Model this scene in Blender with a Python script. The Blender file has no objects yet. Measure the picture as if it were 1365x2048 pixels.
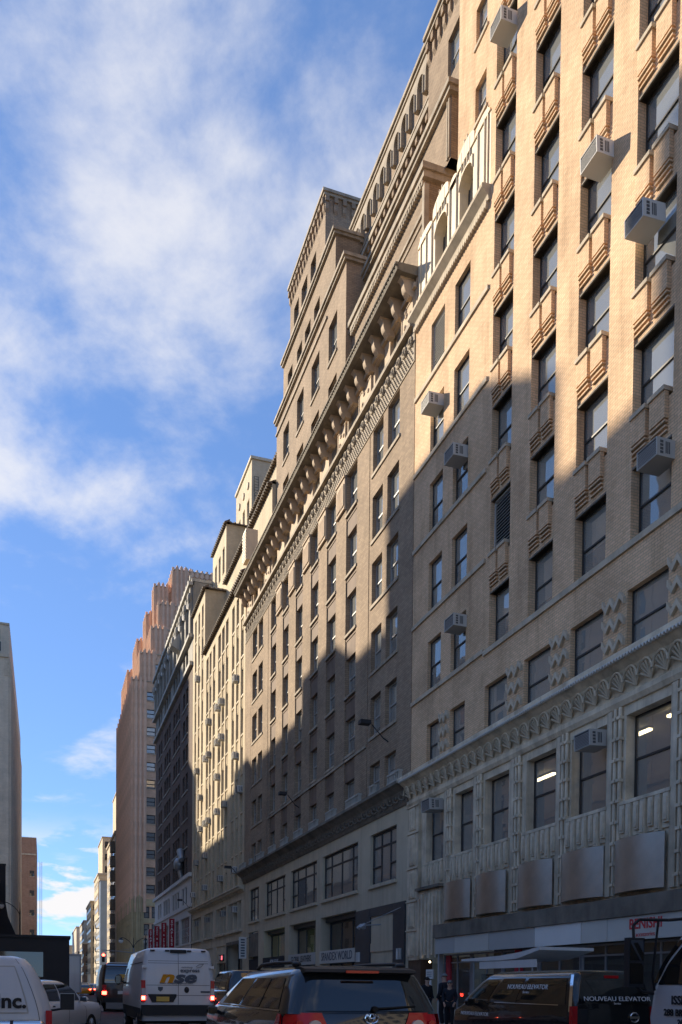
import bpy, bmesh, math, random
from mathutils import Vector, Matrix
random.seed(7)
R = math.radians
SC = bpy.context.scene
COL = SC.collection
# ------------------------------------------------------------------ camera
YAW, PITCH, ROLL, FOC, PPY, HC = 0.3299978, -0.0253168, 0.0099211, 1735.243, 2015.344, 1.52
fwd = Vector((math.sin(YAW)*math.cos(PITCH), math.cos(YAW)*math.cos(PITCH), math.sin(PITCH)))
rgt = Vector((math.cos(YAW), -math.sin(YAW), 0)); upv = rgt.cross(fwd)
c_, s_ = math.cos(ROLL), math.sin(ROLL)
rgt, upv = c_*rgt + s_*upv, -s_*rgt + c_*upv
cam = bpy.data.objects.new('camera', bpy.data.cameras.new('camera')); COL.objects.link(cam)
m = Matrix((rgt, upv, -fwd)).transposed().to_4x4(); m.translation = (0, 0, HC); cam.matrix_world = m
cam.data.sensor_fit = 'VERTICAL'; cam.data.sensor_height = 24
cam.data.lens = FOC/2048*24; cam.data.shift_y = (PPY-1024)/2048
cam.data.clip_start = 0.05; cam.data.clip_end = 6000
SC.camera = cam
# ------------------------------------------------------------------ sky, sun, exposure
SUN_AZ, SUN_EL = R(38), R(24)          # azimuth to the left of the street axis (+Y)
to_sun = Vector((-math.sin(SUN_AZ)*math.cos(SUN_EL), math.cos(SUN_AZ)*math.cos(SUN_EL), math.sin(SUN_EL)))
W = bpy.data.worlds.new('World'); SC.world = W; W.use_nodes = True
nt = W.node_tree; N = nt.nodes; L = nt.links; N.clear()
def nd(t, **k):
    n = N.new(t)
    for a, b in k.items(): setattr(n, a, b)
    return n
def mth(op, a, b=None, c=None, clamp=False):
    n = nd('ShaderNodeMath', operation=op, use_clamp=clamp)
    for i, x in enumerate((a, b, c)):
        if x is None: continue
        if isinstance(x, (int, float)): n.inputs[i].default_value = x
        else: L.new(x, n.inputs[i])
    return n.outputs[0]
sky = nd('ShaderNodeTexSky', sky_type='NISHITA'); sky.sun_disc = False
sky.sun_elevation = SUN_EL; sky.sun_rotation = -SUN_AZ
sky.altitude = 3500; sky.air_density = 0.95; sky.dust_density = 0.0; sky.ozone_density = 3.0
tc = nd('ShaderNodeTexCoord'); sx = nd('ShaderNodeSeparateXYZ'); L.new(tc.outputs['Generated'], sx.inputs[0])
zc = mth('MAXIMUM', sx.outputs[2], 0.02)
pl = nd('ShaderNodeCombineXYZ')
zp = mth('ADD', zc, 0.12)
L.new(mth('DIVIDE', sx.outputs[0], zp), pl.inputs[0]); L.new(mth('DIVIDE', sx.outputs[1], zp), pl.inputs[1])
def noise(vec, scale, detail, rough, dist=0.0, off=(0, 0, 0), sc=(1, 1, 1)):
    mp = nd('ShaderNodeMapping'); mp.inputs['Location'].default_value = off; mp.inputs['Scale'].default_value = sc
    mp.inputs['Rotation'].default_value = (0, 0, R(35))
    L.new(vec, mp.inputs[0])
    n = nd('ShaderNodeTexNoise'); n.inputs['Scale'].default_value = scale; n.inputs['Detail'].default_value = detail
    n.inputs['Roughness'].default_value = rough; n.inputs['Distortion'].default_value = dist
    L.new(mp.outputs[0], n.inputs['Vector']); return n.outputs[0]
def sstep(v, a, b):
    n = nd('ShaderNodeMapRange', interpolation_type='SMOOTHSTEP'); L.new(v, n.inputs[0])
    n.inputs[1].default_value = a; n.inputs[2].default_value = b; return n.outputs[0]
CLOUD_OFF = (2.354, 2.765, 0.0)
big = noise(pl.outputs[0], 0.85, 2, 0.5, 0.2, CLOUD_OFF)
wisp = noise(pl.outputs[0], 4.6, 10, 0.58, 0.15, (4.838, 2.76, 0), (1.0, 0.85, 1))
cl = mth('ADD', mth('MULTIPLY', big, 1.35), mth('MULTIPLY', wisp, 1.25))
cl = sstep(cl, 1.31, 1.80)
low = noise(tc.outputs['Generated'], 11.0, 7, 0.55, 0.15, (1.3, 0.4, 2.0), (1, 1, 3.0))   # cumulus near the horizon
lowm = mth('MULTIPLY', sstep(low, 0.47, 0.56), mth('MULTIPLY', sstep(sx.outputs[2], 0.19, 0.11), sstep(sx.outputs[2], 0.0, 0.03)))
cm = mth('MAXIMUM', mth('MULTIPLY', cl, 0.80), lowm)
mix = nd('ShaderNodeMix', data_type='RGBA'); L.new(cm, mix.inputs[0])
deep = nd('ShaderNodeMix', data_type='RGBA', blend_type='MULTIPLY'); deep.inputs[0].default_value = 1.0
gam = nd('ShaderNodeGamma'); gam.inputs[1].default_value = 0.6; L.new(sky.outputs[0], gam.inputs[0])
L.new(gam.outputs[0], deep.inputs[6]); deep.inputs[7].default_value = (0.345, 0.465, 0.655, 1)
L.new(deep.outputs[2], mix.inputs[6]); mix.inputs[7].default_value = (1.58, 1.56, 1.58, 1)
bg = nd('ShaderNodeBackground'); L.new(mix.outputs[2], bg.inputs[0]); bg.inputs[1].default_value = 0.148
out = nd('ShaderNodeOutputWorld'); L.new(bg.outputs[0], out.inputs[0])
sun = bpy.data.objects.new('sun', bpy.data.lights.new('sun', 'SUN')); COL.objects.link(sun)
sun.data.energy = 2.1; sun.data.angle = R(0.55); sun.data.color = (1.0, 0.865, 0.67)
sun.rotation_euler = to_sun.to_track_quat('Z', 'Y').to_euler(); sun.location = (-40, 60, 90)
SC.view_settings.view_transform = 'Standard'; SC.view_settings.look = 'None'
SC.view_settings.gamma = 1.0; SC.view_settings.use_curve_mapping = False
SC.view_settings.exposure = 2.05
SC.cycles.max_bounces = 6; SC.cycles.transparent_max_bounces = 12
SC.cycles.diffuse_bounces = 5; SC.cycles.glossy_bounces = 3
SC.cycles.sample_clamp_indirect = 4.0
try: SC.cycles.use_denoising = True
except Exception: pass
# ------------------------------------------------------------------ materials
MATS = {}
def new_mat(name):
    mt = bpy.data.materials.new(name); mt.use_nodes = True
    MATS[name] = mt; return mt, mt.node_tree, mt.node_tree.nodes['Principled BSDF']
def surf(name, col, rough=0.8, metal=0.0, var=0.18, vscale=0.6, grime=0.0, bump=0.0, bscale=30.0, spec=0.3, coat=0.0, dirt=(0.35, 0.32, 0.28)):
    mt, t, b = new_mat(name); n = t.nodes; l = t.links
    b.inputs['Roughness'].default_value = rough; b.inputs['Metallic'].default_value = metal
    b.inputs['Specular IOR Level'].default_value = spec; b.inputs['Coat Weight'].default_value = coat
    b.inputs['Coat Roughness'].default_value = 0.04
    tcn = n.new('ShaderNodeTexCoord')
    nz = n.new('ShaderNodeTexNoise'); nz.inputs['Scale'].default_value = vscale; nz.inputs['Detail'].default_value = 6; nz.inputs['Roughness'].default_value = 0.6
    l.new(tcn.outputs['Object'], nz.inputs['Vector'])
    mr = n.new('ShaderNodeMapRange'); l.new(nz.outputs[0], mr.inputs[0])
    mr.inputs[1].default_value = 0.3; mr.inputs[2].default_value = 0.7; mr.inputs[3].default_value = 1-var; mr.inputs[4].default_value = 1+var
    mx = n.new('ShaderNodeMix'); mx.data_type = 'RGBA'; mx.blend_type = 'MULTIPLY'; mx.inputs[0].default_value = 1
    mx.inputs[6].default_value = (*col, 1); l.new(mr.outputs[0], mx.inputs[7]); res = mx.outputs[2]
    if grime > 0:
        mp = n.new('ShaderNodeMapping'); mp.inputs['Scale'].default_value = (1.6, 1.6, 0.12); l.new(tcn.outputs['Object'], mp.inputs[0])
        g = n.new('ShaderNodeTexNoise'); g.inputs['Scale'].default_value = 1.3; g.inputs['Detail'].default_value = 7; g.inputs['Roughness'].default_value = 0.65
        l.new(mp.outputs[0], g.inputs['Vector'])
        gr = n.new('ShaderNodeMapRange'); gr.inputs[1].default_value = 0.48; gr.inputs[2].default_value = 0.75; gr.inputs[3].default_value = 0; gr.inputs[4].default_value = grime
        l.new(g.outputs[0], gr.inputs[0])
        m2 = n.new('ShaderNodeMix'); m2.data_type = 'RGBA'; m2.blend_type = 'MULTIPLY'; l.new(gr.outputs[0], m2.inputs[0]); l.new(res, m2.inputs[6]); m2.inputs[7].default_value = (*dirt, 1)
        res = m2.outputs[2]
    l.new(res, b.inputs['Base Color'])
    if bump > 0:
        bn = n.new('ShaderNodeTexNoise'); bn.inputs['Scale'].default_value = bscale; bn.inputs['Detail'].default_value = 4; l.new(tcn.outputs['Object'], bn.inputs['Vector'])
        bp = n.new('ShaderNodeBump'); bp.inputs['Strength'].default_value = bump; bp.inputs['Distance'].default_value = 0.02
        l.new(bn.outputs[0], bp.inputs['Height']); l.new(bp.outputs[0], b.inputs['Normal'])
    return mt
def brick(name, c1, c2, mortar, bw=0.215, rh=0.078, grime=0.35, bump=0.5, var=0.16):
    mt, t, b = new_mat(name); n = t.nodes; l = t.links
    b.inputs['Roughness'].default_value = 0.85; b.inputs['Specular IOR Level'].default_value = 0.2
    tcn = n.new('ShaderNodeTexCoord'); sp = n.new('ShaderNodeSeparateXYZ'); l.new(tcn.outputs['Object'], sp.inputs[0])
    ad = n.new('ShaderNodeMath'); l.new(sp.outputs[0], ad.inputs[0]); l.new(sp.outputs[1], ad.inputs[1])
    cb = n.new('ShaderNodeCombineXYZ'); l.new(ad.outputs[0], cb.inputs[0]); l.new(sp.outputs[2], cb.inputs[1])
    br = n.new('ShaderNodeTexBrick'); l.new(cb.outputs[0], br.inputs['Vector'])
    br.inputs['Scale'].default_value = 1; br.inputs['Brick Width'].default_value = bw; br.inputs['Row Height'].default_value = rh
    br.inputs['Mortar Size'].default_value = 0.010; br.inputs['Mortar Smooth'].default_value = 0.2; br.inputs['Bias'].default_value = 0.0
    br.inputs['Color1'].default_value = (*c1, 1); br.inputs['Color2'].default_value = (*c2, 1); br.inputs['Mortar'].default_value = (*mortar, 1)
    nz = n.new('ShaderNodeTexNoise'); nz.inputs['Scale'].default_value = 0.35; nz.inputs['Detail'].default_value = 8; nz.inputs['Roughness'].default_value = 0.65
    l.new(tcn.outputs['Object'], nz.inputs['Vector'])
    mr = n.new('ShaderNodeMapRange'); l.new(nz.outputs[0], mr.inputs[0]); mr.inputs[1].default_value = 0.3; mr.inputs[2].default_value = 0.7
    mr.inputs[3].default_value = 1-var; mr.inputs[4].default_value = 1+var
    mx = n.new('ShaderNodeMix'); mx.data_type = 'RGBA'; mx.blend_type = 'MULTIPLY'; mx.inputs[0].default_value = 1
    l.new(br.outputs[0], mx.inputs[6]); l.new(mr.outputs[0], mx.inputs[7])
    mp = n.new('ShaderNodeMapping'); mp.inputs['Scale'].default_value = (1.2, 1.2, 0.10); l.new(tcn.outputs['Object'], mp.inputs[0])
    g = n.new('ShaderNodeTexNoise'); g.inputs['Scale'].default_value = 1.0; g.inputs['Detail'].default_value = 7; g.inputs['Roughness'].default_value = 0.7; l.new(mp.outputs[0], g.inputs['Vector'])
    gr = n.new('ShaderNodeMapRange'); gr.inputs[1].default_value = 0.5; gr.inputs[2].default_value = 0.8; gr.inputs[3].default_value = 0; gr.inputs[4].default_value = grime; l.new(g.outputs[0], gr.inputs[0])
    m2 = n.new('ShaderNodeMix'); m2.data_type = 'RGBA'; m2.blend_type = 'MULTIPLY'; l.new(gr.outputs[0], m2.inputs[0]); l.new(mx.outputs[2], m2.inputs[6]); m2.inputs[7].default_value = (0.42, 0.38, 0.33, 1)
    l.new(m2.outputs[2], b.inputs['Base Color'])
    bp = n.new('ShaderNodeBump'); bp.inputs['Strength'].default_value = bump; bp.inputs['Distance'].default_value = 0.012; bp.invert = True
    l.new(br.outputs['Fac'], bp.inputs['Height']); l.new(bp.outputs[0], b.inputs['Normal'])
    return mt
def glass(name, tint=(0.80, 0.84, 0.85), dust_sheen=0.40, ior=2.5, dust_sheen_col=(0.50, 0.51, 0.49)):
    mt = bpy.data.materials.new(name); mt.use_nodes = True; MATS[name] = mt; t = mt.node_tree; n = t.nodes; l = t.links; n.clear()
    tr = n.new('ShaderNodeBsdfTransparent'); tr.inputs[0].default_value = (*tint, 1)
    gl = n.new('ShaderNodeBsdfGlossy'); gl.inputs['Roughness'].default_value = 0.015; gl.inputs[0].default_value = (1.0, 0.96, 0.88, 1)
    df = n.new('ShaderNodeBsdfDiffuse'); df.inputs[0].default_value = (*dust_sheen_col, 1)
    fr = n.new('ShaderNodeFresnel'); fr.inputs[0].default_value = ior
    nz = n.new('ShaderNodeTexNoise'); nz.inputs['Scale'].default_value = 0.7; nz.inputs['Detail'].default_value = 2
    tcn = n.new('ShaderNodeTexCoord'); oi = n.new('ShaderNodeObjectInfo'); va = n.new('ShaderNodeVectorMath'); l.new(tcn.outputs['Object'], va.inputs[0])
    sc = n.new('ShaderNodeVectorMath'); sc.operation = 'SCALE'; sc.inputs[0].default_value = (31, 17, 43); l.new(oi.outputs['Random'], sc.inputs['Scale']); l.new(sc.outputs[0], va.inputs[1]); l.new(va.outputs[0], nz.inputs['Vector'])
    bp = n.new('ShaderNodeBump'); bp.inputs['Strength'].default_value = 0.06; bp.inputs['Distance'].default_value = 0.05; l.new(nz.outputs[0], bp.inputs['Height']); l.new(bp.outputs[0], gl.inputs['Normal'])
    m1 = n.new('ShaderNodeMixShader'); m1.inputs[0].default_value = dust_sheen; l.new(tr.outputs[0], m1.inputs[1]); l.new(df.outputs[0], m1.inputs[2])  # pale film for dust, raised to mimic bright sky reflection as well
    m2 = n.new('ShaderNodeMixShader'); l.new(fr.outputs[0], m2.inputs[0]); l.new(m1.outputs[0], m2.inputs[1]); l.new(gl.outputs[0], m2.inputs[2])
    o = n.new('ShaderNodeOutputMaterial'); l.new(m2.outputs[0], o.inputs[0]); return mt
def emit(name, col, s):
    mt = bpy.data.materials.new(name); mt.use_nodes = True; MATS[name] = mt; t = mt.node_tree; t.nodes.clear()
    e = t.nodes.new('ShaderNodeEmission'); e.inputs[0].default_value = (*col, 1); e.inputs[1].default_value = s
    o = t.nodes.new('ShaderNodeOutputMaterial'); t.links.new(e.outputs[0], o.inputs[0]); return mt
def blindmat(name, a, b_):
    mt, t, b = new_mat(name); n = t.nodes; l = t.links
    oi = n.new('ShaderNodeObjectInfo'); mx = n.new('ShaderNodeMix'); mx.data_type = 'RGBA'
    l.new(oi.outputs['Random'], mx.inputs[0]); mx.inputs[6].default_value = (*a, 1); mx.inputs[7].default_value = (*b_, 1)
    l.new(mx.outputs[2], b.inputs['Base Color']); b.inputs['Roughness'].default_value = 0.9; return mt
brick('tan_brick', (0.75, 0.51, 0.315), (0.63, 0.42, 0.25), (0.44, 0.33, 0.215), grime=0.75, var=.24)
brick('brown_brick', (0.37, 0.275, 0.185), (0.28, 0.205, 0.14), (0.20, 0.155, 0.115), bw=0.30, rh=0.10, var=0.22)
brick('cream_brick', (0.62, 0.52, 0.36), (0.55, 0.45, 0.30), (0.42, 0.35, 0.25), grime=0.3, bump=0.25)
brick('dark_brick', (0.185, 0.132, 0.105), (0.145, 0.102, 0.082), (0.14, 0.11, 0.09))
brick('orange_brick', (0.72, 0.45, 0.285), (0.62, 0.38, 0.24), (0.55, 0.37, 0.25), bw=0.4, rh=0.15, grime=0.25)
brick('pink_brick', (0.36, 0.22, 0.15), (0.31, 0.185, 0.125), (0.27, 0.18, 0.13), bw=0.6, rh=0.25)
brick('beige_brick', (0.60, 0.51, 0.39), (0.54, 0.46, 0.35), (0.45, 0.39, 0.30), bw=0.5, rh=0.2)
surf('limestone', (0.50, 0.42, 0.31), var=0.2, vscale=1.5, grime=0.5, bump=0.2)
surf('terracotta', (0.66, 0.55, 0.39), var=0.1, vscale=1.2, grime=0.35, rough=0.55, bump=0.1)
surf('grey_terracotta', (0.66, 0.56, 0.41), var=0.28, vscale=1.5, grime=0.8, rough=0.6, bump=0.15)
surf('pink_terracotta', (0.50, 0.385, 0.27), var=0.15, vscale=1.2, grime=0.5)
surf('old_stone', (0.36, 0.30, 0.225), var=0.3, vscale=1.2, grime=0.7, bump=0.3)
surf('dark_stone', (0.19, 0.165, 0.13), var=0.3, vscale=1.2, grime=0.6, bump=0.3)
surf('painted_stone', (0.54, 0.465, 0.335), var=0.10, vscale=0.8, grime=0.35)
surf('cream_stone', (0.60, 0.53, 0.40), var=0.12, vscale=0.8, grime=0.4)
surf('brown_panel', (0.19, 0.135, 0.098), var=0.2, vscale=0.9, grime=0.4)
surf('crown_stone', (0.30, 0.28, 0.24), var=0.2, vscale=0.6, grime=0.6)
surf('white_paint', (0.66, 0.64, 0.60), var=0.06, vscale=0.5, grime=0.25)
surf('greywhite_stone', (0.44, 0.42, 0.37), var=0.15, vscale=0.6, grime=0.5)
surf('dark_panel', (0.055, 0.06, 0.065), var=0.2, rough=0.4, grime=0.2)
surf('eave_tile', (0.13, 0.10, 0.075), var=0.4, vscale=3, rough=0.7)
surf('frame_dark', (0.045, 0.042, 0.040), var=0.1, rough=0.5)
surf('frame_light', (0.30, 0.29, 0.27), var=0.15, rough=0.5)
surf('room_shade', (0.06, 0.058, 0.055), var=0.4, vscale=0.4)  # dark tone puts the shade of unlit rooms into the colour
surf('room_wall', (0.16, 0.155, 0.14), var=0.3, vscale=0.5)
surf('ceiling_white', (0.4, 0.39, 0.36), var=0.1)
surf('brown_marble', (0.10, 0.068, 0.048), var=0.3, vscale=2, rough=0.35)
surf('metal_sheet', (0.46, 0.42, 0.36), rough=0.42, metal=0.85, var=0.12, vscale=2)
surf('ac_dark', (0.10, 0.10, 0.10), var=0.2, rough=0.6)
surf('louver_metal', (0.42, 0.41, 0.39), rough=0.5, var=0.15)
surf('black_iron', (0.02, 0.02, 0.022), rough=0.5, var=0.1)
surf('galvanised', (0.35, 0.36, 0.37), rough=0.45, metal=0.5, var=0.15)
surf('asphalt', (0.05, 0.05, 0.052), var=0.3, vscale=2, bump=0.3, bscale=80)
surf('concrete', (0.42, 0.40, 0.36), var=0.2, vscale=1, grime=0.3)
surf('road_paint', (0.7, 0.7, 0.68), var=0.2, vscale=5)
surf('roofing', (0.12, 0.12, 0.12), var=0.2)
surf('sign_white', (0.72, 0.71, 0.67), var=0.05)
surf('sign_grey', (0.45, 0.44, 0.41), var=0.06)
surf('sign_mid', (0.56, 0.54, 0.48), var=0.06)
surf('sign_dark', (0.03, 0.03, 0.035), var=0.1)
surf('sign_red', (0.36, 0.03, 0.04), var=0.05)
surf('red_paint', (0.42, 0.04, 0.05), var=0.1)
surf('yellow_paint', (0.70, 0.36, 0.03), var=0.05, rough=0.3, coat=0.6)
surf('text_dark', (0.03, 0.03, 0.03), var=0.0); surf('text_white', (0.8, 0.8, 0.8), var=0.0)
surf('text_red', (0.55, 0.06, 0.06), var=0.0); surf('text_grey', (0.12, 0.13, 0.15), var=0.0); surf('text_orange', (0.75, 0.30, 0.02), var=0.0)
surf('car_white', (0.66, 0.66, 0.66), rough=0.25, coat=0.7, var=0.03, spec=0.4)
surf('van_white', (0.60, 0.61, 0.63), rough=0.3, coat=0.5, var=0.04, spec=0.4, grime=0.12)
surf('car_slate', (0.028, 0.034, 0.042), rough=0.22, metal=0.5, coat=1.0, var=0.04)
surf('car_black', (0.010, 0.011, 0.013), rough=0.2, coat=1.0, var=0.02)
surf('car_navy', (0.012, 0.016, 0.03), rough=0.2, coat=1.0, var=0.02)
surf('car_silver', (0.40, 0.41, 0.42), rough=0.25, metal=0.6, coat=0.8, var=0.03)
surf('truck_brown', (0.035, 0.020, 0.014), rough=0.35, coat=0.4, var=0.06)
surf('rubber', (0.018, 0.018, 0.018), rough=0.8, var=0.15)
surf('plastic_dark', (0.03, 0.03, 0.032), rough=0.55, var=0.1)
surf('chrome', (0.85, 0.86, 0.88), rough=0.08, metal=1.0, var=0.0)
surf('lamp_red', (0.50, 0.010, 0.014), rough=0.2, coat=0.25, var=0.05)
surf('lamp_clear', (0.55, 0.5, 0.5), rough=0.1, coat=1.0, var=0.05)
surf('plate_yellow', (0.72, 0.46, 0.10), rough=0.5, var=0.03)
surf('car_glass_dark', (0.010, 0.012, 0.013), rough=0.03, spec=0.8, var=0.0, coat=0.6)
surf('skin', (0.55, 0.34, 0.24), rough=0.6, var=0.08); surf('hair_dark', (0.02, 0.015, 0.012), rough=0.7, var=0.1)
surf('cloth_black', (0.02, 0.021, 0.025), rough=0.95, var=0.2, vscale=6); surf('cloth_grey', (0.20, 0.20, 0.19), rough=0.95, var=0.2, vscale=8); surf('cloth_navy', (0.024, 0.027, 0.036), rough=0.95, var=0.2, vscale=6)
surf('blue_cladding', (0.22, 0.30, 0.42), rough=0.3, var=0.1)
surf('cart_white', (0.70, 0.69, 0.66), rough=0.5, var=0.05, grime=0.2)
glass('window_glass'); glass('shop_glass', (0.7, 0.72, 0.70), 0.10, 1.6)
glass('car_glass', (0.30, 0.33, 0.33), 0.02, 1.6)
blindmat('ac_white', (0.40, 0.385, 0.35), (0.70, 0.69, 0.65)); blindmat('blind', (0.42, 0.41, 0.38), (0.80, 0.79, 0.75)); blindmat('paper', (0.30, 0.24, 0.17), (0.42, 0.34, 0.25))
emit('tube_light', (1.0, 0.78, 0.42), 2.6); emit('stop_red', (1.0, 0.05, 0.03), 5.0); emit('stop_core', (1.0, 0.35, 0.15), 6.0); emit('warm_lamp', (1, 0.8, 0.5), 3.0); emit('green_room_glow', (0.55, 0.72, 0.36), 0.42); emit('white_room_glow', (0.85, 0.92, 0.95), 0.30); emit('neon_red', (1, 0.1, 0.12), 0.9)  # the two room colours glow in place of light inside the shops
M = MATS
# ------------------------------------------------------------------ mesh helpers
class MB:
    def __init__(s): s.v = []; s.f = []
    def add(s, vs, fs):
        n = len(s.v); s.v += [tuple(q) for q in vs]; s.f += [tuple(i+n for i in f) for f in fs]; return s
    def box(s, x0, x1, y0, y1, z0, z1):
        return s.add([(x0,y0,z0),(x1,y0,z0),(x1,y1,z0),(x0,y1,z0),(x0,y0,z1),(x1,y0,z1),(x1,y1,z1),(x0,y1,z1)],
                     [(3,2,1,0),(4,5,6,7),(0,1,5,4),(1,2,6,5),(2,3,7,6),(3,0,4,7)])
    def quad(s, *q): return s.add(q, [tuple(range(len(q)))])
    def prism(s, poly, ax, a, b):
        def p(u, v, t): return {'x': (t, u, v), 'y': (u, t, v), 'z': (u, v, t)}[ax]
        n = len(poly); vs = [p(u, v, a) for u, v in poly] + [p(u, v, b) for u, v in poly]
        return s.add(vs, [tuple(range(n-1, -1, -1)), tuple(range(n, 2*n))] + [(i, (i+1) % n, n+(i+1) % n, n+i) for i in range(n)])
    def cyl(s, p0, p1, r0, r1=None, n=10, caps=True):
        p0, p1 = Vector(p0), Vector(p1); r1 = r0 if r1 is None else r1
        d = (p1-p0).normalized(); a = d.orthogonal().normalized(); b = d.cross(a)
        vs = [p0 + (a*math.cos(t)+b*math.sin(t))*r0 for t in [2*math.pi*i/n for i in range(n)]] + [p1 + (a*math.cos(t)+b*math.sin(t))*r1 for t in [2*math.pi*i/n for i in range(n)]]
        fs = [(i, (i+1) % n, n+(i+1) % n, n+i) for i in range(n)]
        if caps: fs += [tuple(range(n-1, -1, -1)), tuple(range(n, 2*n))]
        return s.add(vs, fs)
    def tube(s, pts, r, n=8):
        for a, b in zip(pts, pts[1:]): s.cyl(a, b, r, r, n)
        return s
    def loft(s, rings, caps=True):
        n = len(rings[0]); vs = [q for r in rings for q in r]; fs = []
        for k in range(len(rings)-1):
            fs += [(k*n+i, k*n+(i+1) % n, (k+1)*n+(i+1) % n, (k+1)*n+i) for i in range(n)]
        if caps: fs += [tuple(range(n-1, -1, -1)), tuple(range((len(rings)-1)*n, len(rings)*n))]
        return s.add(vs, fs)
    def ell(s, c, r, n=12, m=8, t0=-90, t1=90):
        rings = []
        for k in range(m+1):
            t = R(t0+(t1-t0)*k/m); cr, sr = max(math.cos(t), 0.02), math.sin(t)
            rings.append([(c[0]+r[0]*cr*math.cos(2*math.pi*i/n), c[1]+r[1]*cr*math.sin(2*math.pi*i/n), c[2]+r[2]*sr) for i in range(n)])
        return s.loft(rings)
    def mesh(s, name, mat, smooth=None, fix=False):
        me = bpy.data.meshes.new(name); me.from_pydata(s.v, [], s.f); me.materials.append(M[mat])
        if fix:
            bm = bmesh.new(); bm.from_mesh(me); bmesh.ops.remove_doubles(bm, verts=bm.verts, dist=1e-5); bmesh.ops.recalc_face_normals(bm, faces=bm.faces); bm.to_mesh(me); bm.free()
        if smooth: me.shade_smooth(); me.set_sharp_from_angle(angle=R(smooth))
        me.update(); return me
    def obj(s, name, mat, parent=None, loc=None, rz=0, smooth=None, fix=False, **props):
        return place(name, s.mesh(name, mat, smooth, fix), parent, loc, rz, **props)
def place(name, data, parent=None, loc=None, rz=0, **props):
    o = bpy.data.objects.new(name, data); COL.objects.link(o)
    if parent is not None: o.parent = parent
    if loc is not None: o.location = loc
    if rz: o.rotation_euler = (0, 0, rz)
    for k, v in props.items(): o[k] = v
    return o
def thing(name, label, category, loc=(0, 0, 0), rz=0, group=None):
    o = place(name, None, None, loc, rz, label=label, category=category)
    if group: o['group'] = group
    o.empty_display_size = 0.3; return o
CACHE = {}
def cached(key, fn):
    if key not in CACHE: CACHE[key] = fn()
    return CACHE[key]
def text_mesh(s, size, mat, ext=0.004, shear=0, sx=1.0, bold=0.0, align='CENTER', spacing=1.0):
    cu = bpy.data.curves.new('t', 'FONT'); cu.body = s; cu.size = size; cu.extrude = ext; cu.shear = shear; cu.offset = bold
    cu.align_x = align; cu.align_y = 'CENTER'; cu.space_character = spacing; cu.resolution_u = 3
    o = bpy.data.objects.new('t', cu); COL.objects.link(o); dg = bpy.context.evaluated_depsgraph_get(); dg.update()
    me = bpy.data.meshes.new_from_object(o.evaluated_get(dg)); bpy.data.objects.remove(o); bpy.data.curves.remove(cu)
    me.materials.clear(); me.materials.append(M[mat])
    for v in me.vertices: v.co.x *= sx
    return me
def lettering(name, s, size, mat, parent, loc, facing, **k):
    """facing '-x': on a wall seen from the street; '-y': seen from behind along the street"""
    o = place(name, text_mesh(s, size, mat, **k), parent, loc)
    o.rotation_euler = (R(90), 0, R(-90)) if facing == '-x' else (R(90), 0, 0)
    return o
# wall with rectangular openings: local frame x = inward, y = along, z = up
def wall_mb(y0, y1, z0, z1, ops, rev=0.3, d=0.0, mb=None):
    mb = mb or MB()
    ys = sorted({y0, y1} | {min(max(q, y0), y1) for o in ops for q in o[:2]}); zs = sorted({z0, z1} | {min(max(q, z0), z1) for o in ops for q in o[2:4]})
    for a, b in zip(zs, zs[1:]):
        run = None
        for c, e in zip(ys, ys[1:]):
            my, mz = (c+e)/2, (a+b)/2
            hole = any(o[0] < my < o[1] and o[2] < mz < o[3] for o in ops)
            if not hole: run = (run[0], e) if run else (c, e)
            if (hole or e == ys[-1]) and run:
                mb.quad((d, run[0], a), (d, run[0], b), (d, run[1], b), (d, run[1], a)); run = None
    for o in ops:
        r = d + (o[4] if len(o) > 4 else rev); a, b, c, e = max(o[0], y0), min(o[1], y1), max(o[2], z0), min(o[3], z1)
        mb.quad((d,a,c),(r,a,c),(r,a,e),(d,a,e)); mb.quad((d,b,c),(d,b,e),(r,b,e),(r,b,c))
        mb.quad((d,a,c),(d,b,c),(r,b,c),(r,a,c)); mb.quad((d,a,e),(r,a,e),(r,b,e),(d,b,e))
    return mb
def shell(mb, y0, y1, z0, z1, depth, d=0.0, roof=True):
    """sides, back and roof of a block whose front wall is made by wall_mb"""
    mb.quad((d,y0,z0),(d+depth,y0,z0),(d+depth,y0,z1),(d,y0,z1)); mb.quad((d,y1,z0),(d,y1,z1),(d+depth,y1,z1),(d+depth,y1,z0))
    mb.quad((d+depth,y0,z0),(d+depth,y1,z0),(d+depth,y1,z1),(d+depth,y0,z1))
    if roof: mb.quad((d,y0,z1),(d+depth,y0,z1),(d+depth,y1,z1),(d,y1,z1))
    return mb
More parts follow.
